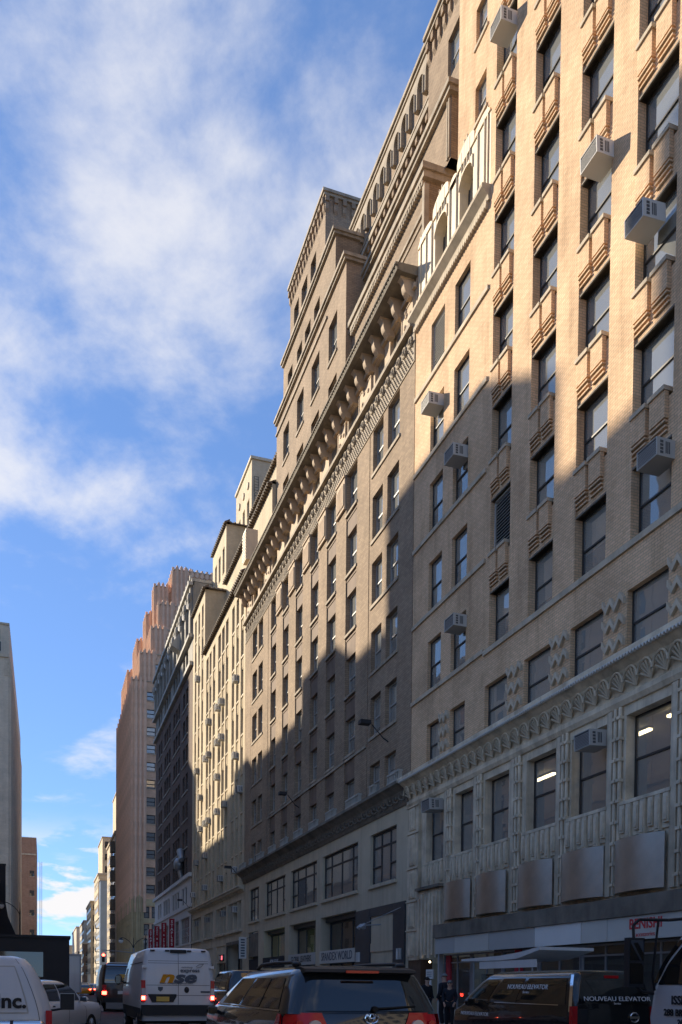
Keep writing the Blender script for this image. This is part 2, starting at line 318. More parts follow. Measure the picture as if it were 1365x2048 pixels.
def window(par, y0, y1, z0, z1, d=0.25, style='sash', frame='frame_dark', blind='blind', cover=None, ft=0.05, glassm='window_glass', simple=False, name='window'):
    w, h = round(y1-y0, 2), round(z1-z0, 2)
    def fr():
        b = MB(); b.box(0, .08, 0, w, 0, ft); b.box(0, .08, 0, w, h-ft, h); b.box(0, .08, 0, ft, ft, h-ft); b.box(0, .08, w-ft, w, ft, h-ft)
        if style == 'sash': b.box(.012, .075, ft, w-ft, h*.5-ft*.55, h*.5+ft*.55)
        elif style == 'deep': b.box(.012, .075, ft, w-ft, h*.38-ft*.55, h*.38+ft*.55)
        elif isinstance(style, tuple):
            for f in style[0]: b.box(.012, .07, w*f-ft*.5, w*f+ft*.5, ft, h-ft)
            for f in style[1]: b.box(.016, .066, ft, w-ft, h*f-ft*.5, h*f+ft*.5)
        return b.mesh('window', frame)
    o = place(name, cached(('w', w, h, style, frame, ft), fr), par, (d, y0, z0))
    def pn(a, b_): return lambda: MB().quad((0, 0, 0), (0, 0, b_), (0, a, b_), (0, a, 0)).mesh('pane', glassm)
    if style in ('sash', 'deep') and not simple:
        c = h*(.5 if style == 'sash' else .38)
        place('pane', cached(('p', w, c, glassm), pn(w-2*ft+.01, c-ft+.01)), o, (.055, ft-.005, ft-.005))
        place('pane', cached(('p', w, h-c, glassm), pn(w-2*ft+.01, h-c-ft+.01)), o, (.03, ft-.005, c-.005))
    else:
        place('pane', cached(('p', w, h, glassm), pn(w-2*ft+.01, h-2*ft+.01)), o, (.045, ft-.005, ft-.005))
    if blind:
        cv = cover if cover is not None else random.choice([1.0, 1.0, 0.75, 0.55, 0.5, 0.5, 0.35, 0.9])
        if cv > 0:
            q = round(h*cv/.2)*.2 if cv < 1 else h
            q = min(max(q, .2), h)
            place('blind', cached(('b', w, q, blind), lambda: MB().box(0, .012, ft*.5, w-ft*.5, -q, -.01).mesh('blind', blind)), o, (.085+random.uniform(0, .03), 0, h))
    return o
def louver(par, y0, y1, z0, z1, d=0.12, n=12):
    w, h = y1-y0, z1-z0; b = MB()
    b.box(0, .08, 0, w, 0, .05); b.box(0, .08, 0, w, h-.05, h); b.box(0, .08, 0, .05, 0, h); b.box(0, .08, w-.05, w, 0, h)
    o = b.obj('louver_window', 'louver_metal', par, (d, y0, z0))
    me = MB().add([(0, 0, 0), (0, w-.1, 0), (.09, w-.1, .07), (.09, 0, .07), (0, 0, .012), (0, w-.1, .012), (.09, w-.1, .082), (.09, 0, .082)], [(0,1,2,3),(7,6,5,4),(0,4,5,1),(1,5,6,2),(2,6,7,3),(3,7,4,0)]).mesh('slat', 'louver_metal')
    for i in range(n): place('slat', me, o, (-.005, .05, .05+(h-.12)*i/n))
    MB().quad((.1, 0, 0), (.1, 0, h), (.1, w, h), (.1, w, 0)).obj('backing', 'room_shade', o)
    return o
def ledge(name, mat, par, y0, y1, z0, z1, out, ins=0.1):
    return MB().box(-out, ins, y0, y1, z0, z1).obj(name, mat, par)
def ac_unit(px, y, z, label, w=0.66, h=0.42, dp=0.5, group='window air conditioners'):
    """window air conditioner sticking out of the wall plane at world x = px"""
    t = thing('air_conditioner', label, 'air conditioner', (px, y, z), 0, group)
    def bd():
        b = MB(); b.box(-dp, .12, -w/2, w/2, 0, .02); b.box(-dp, .12, -w/2, w/2, h-.02, h); b.box(-dp, -dp+.03, -w/2, -w/2+.03, .02, h-.02); b.box(-dp, -dp+.03, w/2-.03, w/2, .02, h-.02)
        b.box(-dp+.03, .12, -w/2, -w/2+.015, .02, h-.02); b.box(-dp+.03, .12, w/2-.015, w/2, .02, h-.02); return b.mesh('casing', 'ac_white')
    def gr():
        b = MB(); b.box(-dp+.02, -dp+.05, -w/2+.03, w/2-.03, .02, h-.02)
        return b.mesh('grille', 'ac_dark')
    def fins():
        b = MB()
        for i in range(9): b.box(-dp+.005, -dp+.02, -w/2+.03, w/2-.03, .04+(h-.09)*i/9, .052+(h-.09)*i/9)
        return b.mesh('fin', 'louver_metal')
    def vents():
        b = MB()
        for i in range(4): b.box(-dp+.10, -dp+.19, -w/2-.006, -w/2+.001, .06+i*(h-.1)/4, .06+i*(h-.1)/4+.06)
        for i in range(3): b.box(-dp+.26+i*.05, -dp+.29+i*.05, -w/2-.006, -w/2+.001, .08, h-.08)
        return b.mesh('vent', 'ac_dark')
    for nm, f in (('casing', bd), ('grille', gr), ('fin', fins), ('side_vent', vents)): place(nm, cached((nm, w, h, dp), f), t)
    t.rotation_euler = (R(random.uniform(-1, 1)), R(-random.uniform(0, 3.5)), R(random.uniform(-1.5, 1.5))); return t
# ------------------------------------------------------------------ ground
def sheet(name, x0, x1, y0, y1, z, mat, th=None):
    b = MB()
    if th: b.box(x0, x1, y0, y1, z-th, z)
    else: b.quad((x0, y0, z), (x1, y0, z), (x1, y1, z), (x0, y1, z))
    return b.obj(name, mat, kind='structure')
KR, KL, XR, XL = 10.75, -2.35, 14.5, -5.6
sheet('ground', -2500, 2500, -1500, 4000, -0.02, 'asphalt')
sheet('road', KL, KR, -80, 900, 0.0, 'asphalt')
sheet('avenue_road', -300, 300, 126, 150, 0.004, 'asphalt')
for y0, y1 in ((-80, 122), (154, 900)):
    sheet('sidewalk', KR+.15, XR+1.5, y0, y1, 0.14, 'concrete', 0.2); sheet('kerb', KR, KR+.148, y0, y1, 0.15, 'cream_stone', 0.25)
    sheet('sidewalk', XL-1.5, KL-.15, y0, y1, 0.14, 'concrete', 0.2); sheet('kerb', KL-.148, KL, y0, y1, 0.15, 'cream_stone', 0.25)
for i in range(28):
    sheet('lane_marking', 1.75, 1.87, -6+i*4.5, -4.2+i*4.5, 0.006, 'road_paint')
for i in range(13): sheet('crosswalk_marking', KL+.5+i*1.0, KL+1.0+i*1.0, 122.4, 125.4, 0.008, 'road_paint')
# ------------------------------------------------------------------ A: tan brick building on the right
A = thing('tan_brick_building', 'tall tan brick building with stepped brick spandrels nearest on the right', 'building', (XR, 0, 0))
BAYS = [(25.65, 27.0), (23.05, 24.45), (20.43, 21.9), (17.8, 19.36), (15.15, 16.75), (12.5, 14.1)]
HEAD = [15.05+3.135*k for k in range(10)]; ATOP = 45.5
LC = [(30.86, 32.08), (28.75, 29.98)]
ops = [(a, b, 13.2, ATOP-1.2, .42) for a, b in BAYS]
LOWW = [(25.68, 27.25), (23.08, 24.63), (20.46, 22.04), (17.83, 19.43), (15.2, 16.8), (12.5, 14.1)]
ops += [(a, b, 10.28, 11.97, .25) for a, b in LOWW]
w = wall_mb(6, 27.3, 10.1, ATOP, ops); shell(w, 6, 27.3, 10.1, ATOP, 18)
w.obj('wall', 'tan_brick', A)
ops = [(a, b, 13.3+3.11*k, 15.25+3.11*k, .22) for k in range(5) for a, b in LC] + [(a, b, 10.28, 11.97, .25) for a, b in LC]
w = wall_mb(27.3, 33.62, 10.1, 28.7, ops); w.quad((0, 33.62, 10.1), (0, 33.62, 28.7), (12, 33.62, 28.7), (12, 33.62, 10.1)); w.quad((0, 27.3, 28.7), (3, 27.3, 28.7), (3, 33.62, 28.7), (0, 33.62, 28.7))
w.obj('wall', 'tan_brick', A)
w = wall_mb(27.28, 33.62, 28.6, ATOP, [(31.17, 32.1, 32.9+3.07*k, 34.35+3.07*k, .2) for k in range(4)] + [(28.6, 29.6, 32.9+3.07*k, 34.35+3.07*k, .2) for k in range(4)], d=1.8)
shell(w, 27.28, 33.62, 28.6, ATOP, 14, 1.8); w.obj('wall', 'tan_brick', A)
for k in range(4):
    for a, b in ((31.17, 32.1), (28.6, 29.6)):
        window(A, a, b, 32.9+3.07*k, 34.35+3.07*k, 1.95, frame='frame_light'); ledge('sill', 'limestone', A, a-.1, b+.1, 32.78+3.07*k, 32.9+3.07*k, -1.74, 1.85)
MB().box(1.0, 1.1, 6.2, 27.2, 10, 45).box(1.0, 1.1, 27.2, 33.5, 10, 28.4).box(2.4, 2.5, 27.4, 33.5, 29, 45).obj('dark_backing', 'room_shade', A)  # dark sheets behind the windows stand in for the shade of unlit rooms
# spandrels
def spandrel(w):
    b = MB(); h = 1.22
    b.box(.07, .42, 0, w, 0, h-.12)
    for a, c in ((.15*w, .52*w), (.625*w, .985*w)):
        b.box(-.06, .07, a, c, .56, h)
        for i in range(3): b.box(-.055+.03*(2-i), .07, a, c, .235+i*.112, .285+i*.112)
    return b.mesh('spandrel', 'tan_brick')
def cap(w):
    return MB().box(-.11, .2, 0, .40*w, 1.221, 1.33).mesh('cap', 'limestone')
LOUV = {(0, 1)}
for j, (a, b) in enumerate(BAYS):
    w_ = round(b-a, 3)
    for k, hd in enumerate(HEAD):
        z0 = 13.2 if k == 0 else HEAD[k-1]+1.25
        if k:
            s_ = place('spandrel', cached(('sp', w_), lambda: spandrel(w_)), A, (0, a, HEAD[k-1]))
            for q in (.135*w_, .598*w_): place('cap', cached(('cap', w_), lambda: cap(w_)), s_, (0, q, 0))
        if hd > ATOP-1.3: continue
        if (j, k) in LOUV: louver(A, a+.02, b-.02, z0, hd, .15, 16)
        else: window(A, a, b, z0, hd, .26, cover=random.choice([1, .5, .5, .55, .8, .4, 1]) if k < 4 else random.choice([1, 1, .6, .8, .5]), ft=.045)
        MB().box(.02, .36, a-.02, b+.02, hd, hd+.05).obj('lintel', 'dark_stone', A)
for k in range(5):
    for i, (a, b) in enumerate(LC):
        if (k, i) == (4, 0): louver(A, a, b, 13.3+3.11*k, 15.25+3.11*k, .1, 16)
        else: window(A, a, b, 13.3+3.11*k, 15.25+3.11*k, .14, cover=random.choice([1, 1, .55, .6]), ft=.045)
    ledge('belt_course', 'limestone', A, 27.32, 33.6, 13.14+3.11*k, 13.3+3.11*k, .07)
ledge('belt_course', 'limestone', A, 6, 27.32, 13.03, 13.2, .07)
for a, b in LOWW+LC: window(A, a, b, 10.28, 11.97, .16, cover=random.choice([1, 1, .8, .5]), ft=.045)
# zigzag ornaments between the windows above the cornice
def zig(w):
    p_ = [(0, .10), (.18, .30), (.42, .02), (.62, .30), (.82, .10), (1, .34)]
    top = [(x*w, z+.12) for x, z in p_]; bot = [(x*w, z) for x, z in reversed(p_)]
    b = MB()
    for i in range(5):
        (x0, z0), (x1, z1) = p_[i], p_[i+1]
        b.prism([(x0*w, z0-.02), (x1*w, z1-.02), (x1*w, z1+.15), (x0*w, z0+.15)], 'x', -.10, .02)
    return b.mesh('zigzag_ornament', 'limestone')
for a, b in [(24.63, 25.68), (22.04, 23.08), (19.43, 20.46), (16.8, 17.83), (14.1, 15.2), (29.98, 30.86)]:
    w_ = round(b-a-.1, 2)
    for i in range(3): place('zigzag_ornament', cached(('zig', w_), lambda: zig(w_)), A, (0, a+.05, 10.5+i*.54))
    ledge('sill', 'limestone', A, a, b, 10.12, 10.26, .05)
# cornice over the second floor
MB().prism([(-.62, 10.0), (-.62, 10.12), (-.5, 10.2), (.1, 10.2), (.1, 8.98), (-.05, 8.98), (-.12, 9.1), (-.12, 9.22), (-.06, 9.26), (-.12, 9.5), (-.3, 9.8), (-.5, 9.95)], 'y', 6, 33.75).obj('cornice', 'grey_terracotta', A)
b = MB()
for i in range(196): y = 10+i*.12; b.prism([(y, 10.0), (y+.11, 10.0), (y+.055, 9.92)], 'x', -.625, -.55)
b.obj('drip_edge', 'ac_white', A, kind='stuff')
def fan():
    b = MB()
    for i in range(7):
        t = R(-75+25*i); c = (-.10, 0, .02)
        x2 = -.30+.05*abs(i-3)/3
        b.cyl(c, (x2, .27*math.sin(t), .10+.34*math.cos(t)), .018, .035, 5)
    n = 9
    arc = [(-.32, .29*math.sin(R(-80+160*i/n)), .08+.40*math.cos(R(-80+160*i/n))) for i in range(n+1)]
    b.tube(arc, .03, 5); return b.mesh('fan_ornament', 'grey_terracotta')
for i in range(36): place('fan_ornament', cached('fan', fan), A, (0, 33.35-i*.58, 9.3))
# second floor in grey terracotta
SF = [(30.42, 32.05), (27.97, 29.5), (25.5, 27.15), (22.65, 24.4), (20.2, 21.9), (17.65, 19.4), (15.1, 16.85), (12.55, 14.3)]
w = wall_mb(6, 33.62, 3.86, 8.98, [(a, b, 6.45, 8.72, .4) for a, b in SF] , d=0.02)
w.quad((0, 33.62, 2.5), (0, 33.62, 9), (8, 33.62, 9), (8, 33.62, 2.5)); w.obj('second_floor_wall', 'grey_terracotta', A)
MB().box(3.4, 3.5, 6.2, 33.5, 5.4, 9).box(.45, 3.5, 6.2, 33.5, 5.9, 5.95).obj('back_room_wall', 'room_wall', A)
MB().box(.43, 3.5, 6.2, 33.5, 8.86, 8.92).obj('room_ceiling', 'ceiling_white', A)
def block(h): return lambda: MB().box(-.10, .03, 0, .19, 0, h).box(-.13, .03, .03, .16, .06, h-.10).mesh('block', 'grey_terracotta')
for a, b in SF:
    window(A, a, b, 6.45, 8.72, .3, blind=None, ft=.05)
    y0, y1 = a-.12, b+.12
    if y1 > 32: y1 = b+.05
    pn = MB().box(-.03, .03, y0, y1, 5.5, 6.36).box(-.09, .03, y0, y1, 6.36, 6.45).obj('fluted_panel', 'grey_terracotta', A)
    n = 7; st = (y1-y0)/n
    for i in range(n):
        h = (.72, .9)[i % 2]; place('block', cached(('blk', h), block(h)), pn, (-.02 if i % 2 else 0, y0+i*st+(st-.19)/2, 6.34-h))
def rods():
    b = MB()
    for y in (.16, .36):
        b.cyl((-.05, y, 4.0), (-.05, y, 8.96), .055, n=8)
        for i in range(9): b.box(-.13, .02, y-.075, y+.075, 4.25+i*.55, 4.33+i*.55)
    b.box(-.06, .02, .5, .72, 4.0, 8.96); return b.mesh('pier_ornament', 'grey_terracotta')
for (a, b), (c, e) in zip(SF[1:], SF[:-1]): place('pier_ornament', cached('rods', rods), A, (0, b+(c-b-.8)/2, 0))
# bronze curved sheet panels above the shop
def sheetp(w):
    b = MB(); n = 14; pf = []
    for i in range(n+1):
        t = i/n; pf.append((-.10-.26*math.sin(math.pi*t)**.6, w*t))
    b.prism(pf+[(-.06, w), (-.06, 0)], 'z', 0, 1.38); return b.mesh('metal_panel', 'metal_sheet', 50, True)
for a, b in [(27.95, 29.97), (25.43, 27.46), (22.65, 24.6), (20.13, 22.14), (17.67, 19.63), (15.1, 17.1), (12.6, 14.6)]:
    w_ = round(b-a, 2); place('metal_panel', cached(('mp', w_), lambda: sheetp(w_)), A, (0, a, 4.02))
# left terracotta pier with sunk panels
b = MB().box(-.12, .02, 32.5, 33.6, 2.6, 8.97)
b.obj('corner_pier', 'grey_terracotta', A)
for z0, z1 in ((7.95, 8.85), (6.5, 7.75), (5.15, 6.3), (3.95, 4.95), (2.75, 3.75)):
    p_ = MB().box(-.17, -.11, 32.75, 33.35, z0, z1).obj('sunk_panel', 'grey_terracotta', A)
    for i in range(3): MB().box(-.2, -.165, 32.82+i*.17, 32.92+i*.17, z0+.06, z1-.12).obj('rib', 'grey_terracotta', p_)
    MB().box(-.19, -.11, 32.5, 33.6, z1+.04, z1+.09).obj('moulding', 'grey_terracotta', A)
b = MB().box(-.12, .02, 30.35, 32.5, 2.85, 5.35)
for i in range(6): b.box(-.2, -.1, 30.5+i*.34, 30.68+i*.34, 2.65+.12*(i % 2), 5.2-.15*(i % 2))
b.obj('entrance_hood', 'grey_terracotta', A)
MB().box(-.3, .3, 30.2, 32.4, 5.36, 5.47).obj('hood_ledge', 'dark_stone', A)
# street level
MB().box(-.02, .5, 32.35, 33.6, .14, 2.62).box(1.2, 1.4, 30.4, 32.35, .14, 2.7).obj('entrance_stone', 'brown_marble', A)
MB().box(-.16, .0, 30.3, 30.44, .14, 3.85).obj('post', 'louver_metal', A)
ledge('fascia', 'dark_stone', A, 6, 30.35, 3.37, 3.87, .42, .1)
SG = [(28.62, 30.25, 'sign_grey'), (26.04, 28.62, 'sign_mid'), (23.16, 26.04, 'sign_grey'), (20.73, 23.16, 'sign_white'), (19.55, 20.73, 'sign_mid'), (13.0, 19.55, 'sign_mid')]
for a, b, mm in SG: sp_ = MB().box(-.36, -.3, a+.01, b-.01, 2.76, 3.36).obj('sign_panel', mm, A)
lettering('sign_letters', 'BENISHI', .36, 'text_red', sp_, (-.365, 18.0, 3.14), '-x', bold=.008)
lettering('sign_letters', 'accessories', .16, 'text_red', sp_, (-.365, 18.0, 2.88), '-x')
MB().box(-.06, .02, 6, 30.3, .14, .5).obj('stall_riser', 'dark_panel', A)
for i in range(9):
    a = 28.6-i*2.25
    window(A, a-.55, a+1.65, .5, 2.74, .02, ((.5,), (.86,)), 'galvanised', blind=None, glassm='shop_glass', name='shop_window')
MB().box(-.02, .06, 29.65, 30.0, .5, 2.7).obj('red_curtain', 'red_paint', A); MB().box(-.02, .06, 24.5, 24.9, .5, 2.74).obj('red_curtain', 'red_paint', A)
MB().box(2.2, 2.3, 6.2, 30.3, .2, 3.8).obj('shop_back_wall', 'room_wall', A)
MB().box(-.05, .0, 31.1, 31.75, 1.82, 2.2).obj('notice_board', 'sign_white', A); MB().box(-.05, .0, 31.28, 31.5, 1.5, 1.78).obj('notice_board', 'sign_white', A)
for i in range(3): MB().box(-.054, -.05, 31.2, 31.65, 1.92+i*.08, 1.945+i*.08).obj('notice_lines', 'text_grey', A)
MB().ell((-.0, 31.5, 2.5), (.04, .04, .04), 8, 5).obj('lamp_bulb', 'warm_lamp', A)
# crown of the left wing: cornice with fringe and cream terracotta arcade
b = MB(); b.prism([(-.34, 28.95), (-.34, 29.08), (0, 29.12), (.1, 29.12), (.1, 28.6), (-.08, 28.6), (-.12, 28.75)], 'y', 27.3, 33.75); b.obj('cornice', 'limestone', A)
b = MB()
for i in range(42):
    y = 27.4+i*.148; b.prism([(y, 28.62), (y+.13, 28.62), (y+.13, 28.5), (y+.065, 28.38), (y, 28.5)], 'x', -.13, .0)
b.obj('fringe', 'limestone', A, kind='stuff')
AW = [(28.75, 29.82), (30.85, 31.96)]
w = wall_mb(27.42, 33.58, 29.1, 31.75, [(a, b, 29.12, 31.42, .5) for a, b in AW], d=.05); shell(w, 27.42, 33.58, 29.1, 31.75, .6, .05); w.obj('crown_wall', 'terracotta', A)
for a, b in AW:
    n = 8; cy, r_ = (a+b)/2, (b-a)/2; pts = [(a, 31.43), (b, 31.43)] + [(cy+r_*math.cos(R(180*i/n)), 30.95+.42*math.sin(R(180*i/n))) for i in range(n+1)]
    MB().prism([(a, 31.43), (a, 30.95)]+[(cy-r_*math.cos(R(180*i/n)), 30.95+.42*math.sin(R(180*i/n))) for i in range(1, n)]+[(b, 30.95), (b, 31.43)], 'x', .0, .45).obj('arch', 'terracotta', A)
    window(A, a, b, 29.12, 31.35, .4, cover=.4)
def rib(h):
    b = MB(); b.cyl((0, 0, 0), (0, 0, h), .04, n=6); b.ell((0, 0, h), (.04, .04, .06), 6, 3, 0, 90); return b.mesh('rib', 'terracotta', 60)
for y, z0, z1 in [(27.62, 29.12, 32.0), (27.85, 29.12, 31.8), (28.35, 29.12, 31.7), (28.95, 31.3, 32.2), (29.18, 31.45, 32.45), (29.40, 31.45, 32.45), (29.62, 31.3, 32.2), (30.02, 29.12, 31.75), (30.58, 29.12, 31.75), (31.05, 31.3, 32.2), (31.29, 31.45, 32.45), (31.52, 31.45, 32.45), (31.76, 31.3, 32.2), (32.2, 29.12, 31.75), (32.75, 29.12, 31.9), (33.3, 29.12, 32.1)]:
    h_ = round(z1-z0, 2); place('rib', cached(('rib', h_), lambda: rib(h_)), A, (.03, y, z0))
for cy, hw_, zt in ((29.29, .68, 32.35), (31.41, .70, 32.35), (30.3, .36, 31.95), (32.85, .70, 32.05), (28.02, .58, 32.05)):
    n = 8; MB().prism([(cy+hw_, 31.752), (cy+hw_*math.cos(R(0)), zt-.3)]+[(cy+hw_*math.cos(R(180*i/n)), zt-.3+.3*math.sin(R(180*i/n))) for i in range(n+1)]+[(cy-hw_, 31.752)], 'x', -.0, .5).obj('parapet_block', 'terracotta', A)
b = MB().box(0, 18, 6, 27.3, ATOP, ATOP+.2); b.obj('roof', 'roofing', A)
# air conditioners of A
for y, z, l in [(31.41, 23.95, 'white air conditioner in sunlit left wing window below the louvered vent'), (29.23, 20.75, 'grey air conditioner at the shadow edge of the left wing, tan brick building'),
                (29.05, 14.58, 'white air conditioner low in the shaded left wing of the tan building'), (26.1, 32.85, 'topmost air conditioner in the narrow first bay of the tan building'),
                (20.72, 23.9, 'sunlit air conditioner in the third wide bay of the tan building'), (18.7, 20.6, 'large grey air conditioner half in shade in the rightmost bay'),
                (18.05, 14.4, 'shaded air conditioner in the rightmost bay just above the belt course'), (20.56, 8.12, 'air conditioner at the top of a lit second floor window under the cornice'), (30.9, 8.34, 'air conditioner in the leftmost second floor window under the cornice')]:
    ac_unit(XR, y, z, l, w=.74, h=.44, dp=.55)
TL = MB().box(-.06, .06, -.6, .6, -.03, .03).mesh('tube', 'tube_light'); TH = MB().box(-.08, .08, -.63, .63, .03, .09).mesh('housing', 'ceiling_white')
for i, (y, x, l) in enumerate([(18.6, 1.2, 'lit tube lamp nearest the glass in the rightmost second floor window'), (18.1, 2.6, 'lit tube lamp deep in the rightmost second floor room'), (20.9, 1.5, 'lit tube lamp seen under the air conditioner in second floor window'), (26.2, 1.8, 'lit tube lamp in the third second floor window from the left')]):
    t = thing('tube_lamp', l, 'ceiling lamp', (XR+x, y, 8.76)); place('tube', TL, t); place('housing', TH, t)
# ------------------------------------------------------------------ B: brown brick building with bracketed cornice
B = thing('brown_brick_building', 'broad brown brick building with bracketed cornice and stepped upper storeys', 'building', (XR, 0, 0))
SING = [(40.65, 42.25), (43.85, 45.42), (46.95, 48.42), (50.1, 51.58), (53.2, 54.62), (56.3, 57.72)]
PAIR = [(35.3, 36.65), (37.2, 38.5), (60.0, 61.28), (61.75, 63.2)]
BH = [11.85, 15.0, 18.07, 21.25, 24.3, 27.35]; BB = [10.3, 13.15, 16.15, 19.28, 22.27, 25.35]
B0, B1 = 33.68, 65.56
ops = [(a, b, 10.3, 27.35, .42) for a, b in SING] + [(a, b, BB[k], BH[k], .34) for k in range(6) for a, b in PAIR]
ops += [(38.86, 38.95, 10.3, 27.4, .12), (58.4, 58.5, 10.3, 27.4, .12), (63.6, 63.66, 10.3, 27.4, .1)]
w = wall_mb(B0, B1, 9.9, 28.75, ops); shell(w, B0, B1, 9.9, 28.75, 14, 0, False); w.obj('wall', 'brown_brick', B)
MB().box(.9, 1.0, B0+.2, B1-.2, 9.2, 31).obj('dark_backing', 'room_shade', B)
for a, b in SING:
    for k in range(6):
        window(B, a, b, BB[k], BH[k], .24, frame='frame_light', ft=.07)
        ledge('sill', 'old_stone', B, a-.04, b+.04, BB[k]-.13, BB[k], .06, .2)
        MB().box(.06, .4, a, b, BB[k]-.06 if k == 5 else BH[k], (BB[k+1]-.13) if k < 5 else BB[k]-.05).obj('spandrel', 'brown_panel', B) if k < 5 else None
        if k < 5: MB().box(.03, .1, a, b, BB[k+1]-.3, BB[k+1]-.2).obj('moulding', 'brown_panel', B)
for a, b in PAIR:
    for k in range(6):
        window(B, a, b, BB[k], BH[k], .2, frame='frame_light', ft=.07)
for a, b in ((35.2, 38.6), (59.9, 63.3)):
    for k in range(1, 6): ledge('sill', 'old_stone', B, a, b, BB[k]-.14, BB[k], .06, .1)
ledge('sill_course', 'old_stone', B, 39.0, 58.3, 13.02-.17, 13.02-.04, .05, .04)
# fluted capitals between the top row windows
cp = MB().box(-.08, .02, 0, 1.3, 0, 1.5)
for i in range(6): cp.box(-.13, -.07, .08+i*.2, .2+i*.2, .12, 1.2)
cp.box(-.14, .02, -.04, 1.34, 1.5, 1.6).box(-.12, .02, -.03, 1.33, -.1, 0); cpm = cp.mesh('capital', 'pink_terracotta')
for (a, b), (c, e) in zip(SING, SING[1:]): place('capital', cpm, B, (0, b+.1, 25.85))
# bead lattice, scrolls, belt
b = MB(); st = .21
for r_ in range(5):
    for i in range(int((B1-B0-.2)/st)):
        y, z = B0+.15+i*st+(st/2 if r_ % 2 else 0), 27.5+r_*.14
        b.add([(-.04, y-.075, z), (-.04, y, z-.06), (-.04, y+.075, z), (-.04, y, z+.06), (-.1, y, z)], [(0,1,4),(1,2,4),(2,3,4),(3,0,4)])
b.box(-.04, .02, B0, B1, 27.4, 28.72); b.obj('lattice_band', 'old_stone', B, kind='stuff')
def scroll():
    b = MB(); pts = []
    for i in range(13):
        t = i/12*2.6*math.pi; r_ = .20*(1-i/15); pts.append((-.07, .28+r_*math.cos(t), .26+r_*math.sin(t)))
    b.tube(pts, .045, 5); b.tube([(-.07, -.05, .1), (-.09, .15, .02), (-.07, .45, .1)], .04, 5); b.ell((-.09, .28, .26), (.08, .09, .09), 8, 5); return b.mesh('scroll_ornament', 'old_stone')
for i in range(50): place('scroll_ornament', cached('scroll', scroll), B, (0, B0+.1+i*.635, 28.14))
ledge('belt_course', 'old_stone', B, B0, B1+.0, 28.75, 28.93, .26, .3)
# attic with small windows, relief panels, brackets and cornice
aops = [(a+.05, b-.05, 29.1, 30.32, .3) for a, b in SING+PAIR]
w = wall_mb(B0, B1, 28.93, 31.2, aops, d=.04); shell(w, B0, B1, 28.93, 31.2, 12, .04); w.obj('attic_wall', 'pink_terracotta', B)
for o in aops: window(B, o[0], o[1], o[2], o[3], .2, frame='frame_light', cover=1)
def relief(w):
    b = MB().box(-.05, .0, 0, w, 0, 1.1)
    for i in range(5):
        t = i*1.3; b.ell((-.05, w*.5+.25*w*math.sin(t*1.7), .18+i*.19), (.07, .13, .10), 7, 4)
    b.tube([(-.06, .06, .06), (-.06, w-.06, .06), (-.06, w-.06, 1.04), (-.06, .06, 1.04), (-.06, .06, .06)], .03, 4); return b.mesh('relief_panel', 'pink_terracotta')
for y, w_ in ((33.85, 1.3), (38.72, 1.75), (42.4, 1.3), (58.0, 1.7), (63.35, 1.9)): place('relief_panel', cached(('rel', w_), lambda: relief(w_)), B, (.03, y, 29.1))
def corbel():
    b = MB(); prof = [(.05, .98), (-.62, .98), (-.63, .88), (-.55, .80), (-.50, .66), (-.49, .50), (-.45, .34), (-.36, .18), (-.22, .08), (.05, .04)]
    b.prism(prof, 'y', -.17, .17)
    for q in (-.11, 0, .11): b.cyl((-.40, q, .27), (-.24, q, .02), .05, .04, 6)
    b.box(-.66, .05, -.2, .2, .90, .97); return b.mesh('corbel', 'pink_terracotta', 35)
for i in range(28): place('corbel', cached('corbel', corbel), B, (.04, B0+.35+i*1.155, 30.06)).scale = (1.0, .78+.12*random.random(), .78+.03*random.random())
MB().prism([(-.62, 30.82), (-.86, 30.86), (-.90, 30.96), (-.82, 31.0), (-.95, 31.06), (-.95, 31.14), (.1, 31.2), (.1, 30.82)], 'y', B0-.05, B1+.02).obj('cornice', 'dark_stone', B)
b = MB()
for i in range(150): y = B0+i*.2125; b.box(-.90, -.80, y, y+.12, 30.985, 31.065)
for i in range(150): y = B0+i*.2125; b.box(-.965, -.94, y, y+.1, 31.08, 31.13)
b.obj('cornice_beads', 'old_stone', B, kind='stuff')
MB().box(-.1, .05, B0, B1, 30.4, 30.58).obj('frieze_moulding', 'pink_terracotta', B)
# stepped upper storeys
def tier(par, d, y0, y1, z0, z1, ops, mat, depth=9, cop='old_stone', co=.16, ch=.3, wd=.2, wf='frame_light', cname='coping'):
    w = wall_mb(y0, y1, z0, z1, ops, .28, d); shell(w, y0, y1, z0, z1, depth, d); w.obj('setback_wall', mat, par)
    for o in ops: window(par, o[0], o[1], o[2], o[3], d+wd-.02, frame=wf)
    c = MB().box(d-co, d+depth, y0-co, y1+.02, z1-ch, z1-ch*.45).box(d-co-.1, d+depth, y0-co-.1, y1+.02, z1-ch*.45, z1+.05)
    c.obj(cname, cop, par)
    MB().box(d+.7, d+.8, y0+.2, y1-.2, z0, z1-.4).obj('dark_backing', 'room_shade', par)
T1 = [(51.05, 52.7), (54.65, 56.4), (58.25, 59.9), (62.0, 63.6)]
tier(B, 2.3, 49.4, B1, 31.0, 44.5, [(a, b, z-2.35, z, .35) for z in (42.6, 38.85, 35.1) for a, b in T1], 'brown_brick', wd=.26)
for a, b in T1:
    for z in (42.6, 38.85, 35.1): ledge('sill', 'old_stone', B, a-.06, b+.06, z-2.5, z-2.35, -2.22, 2.4)
    for z in (40.1, 36.35): MB().box(2.34, 2.4, a, b, z-1.25, z-.02).obj('spandrel', 'brown_panel', B)
ledge('sill_course', 'old_stone', B, 53.0, B1, 43.4, 43.55, -2.2, 2.32)
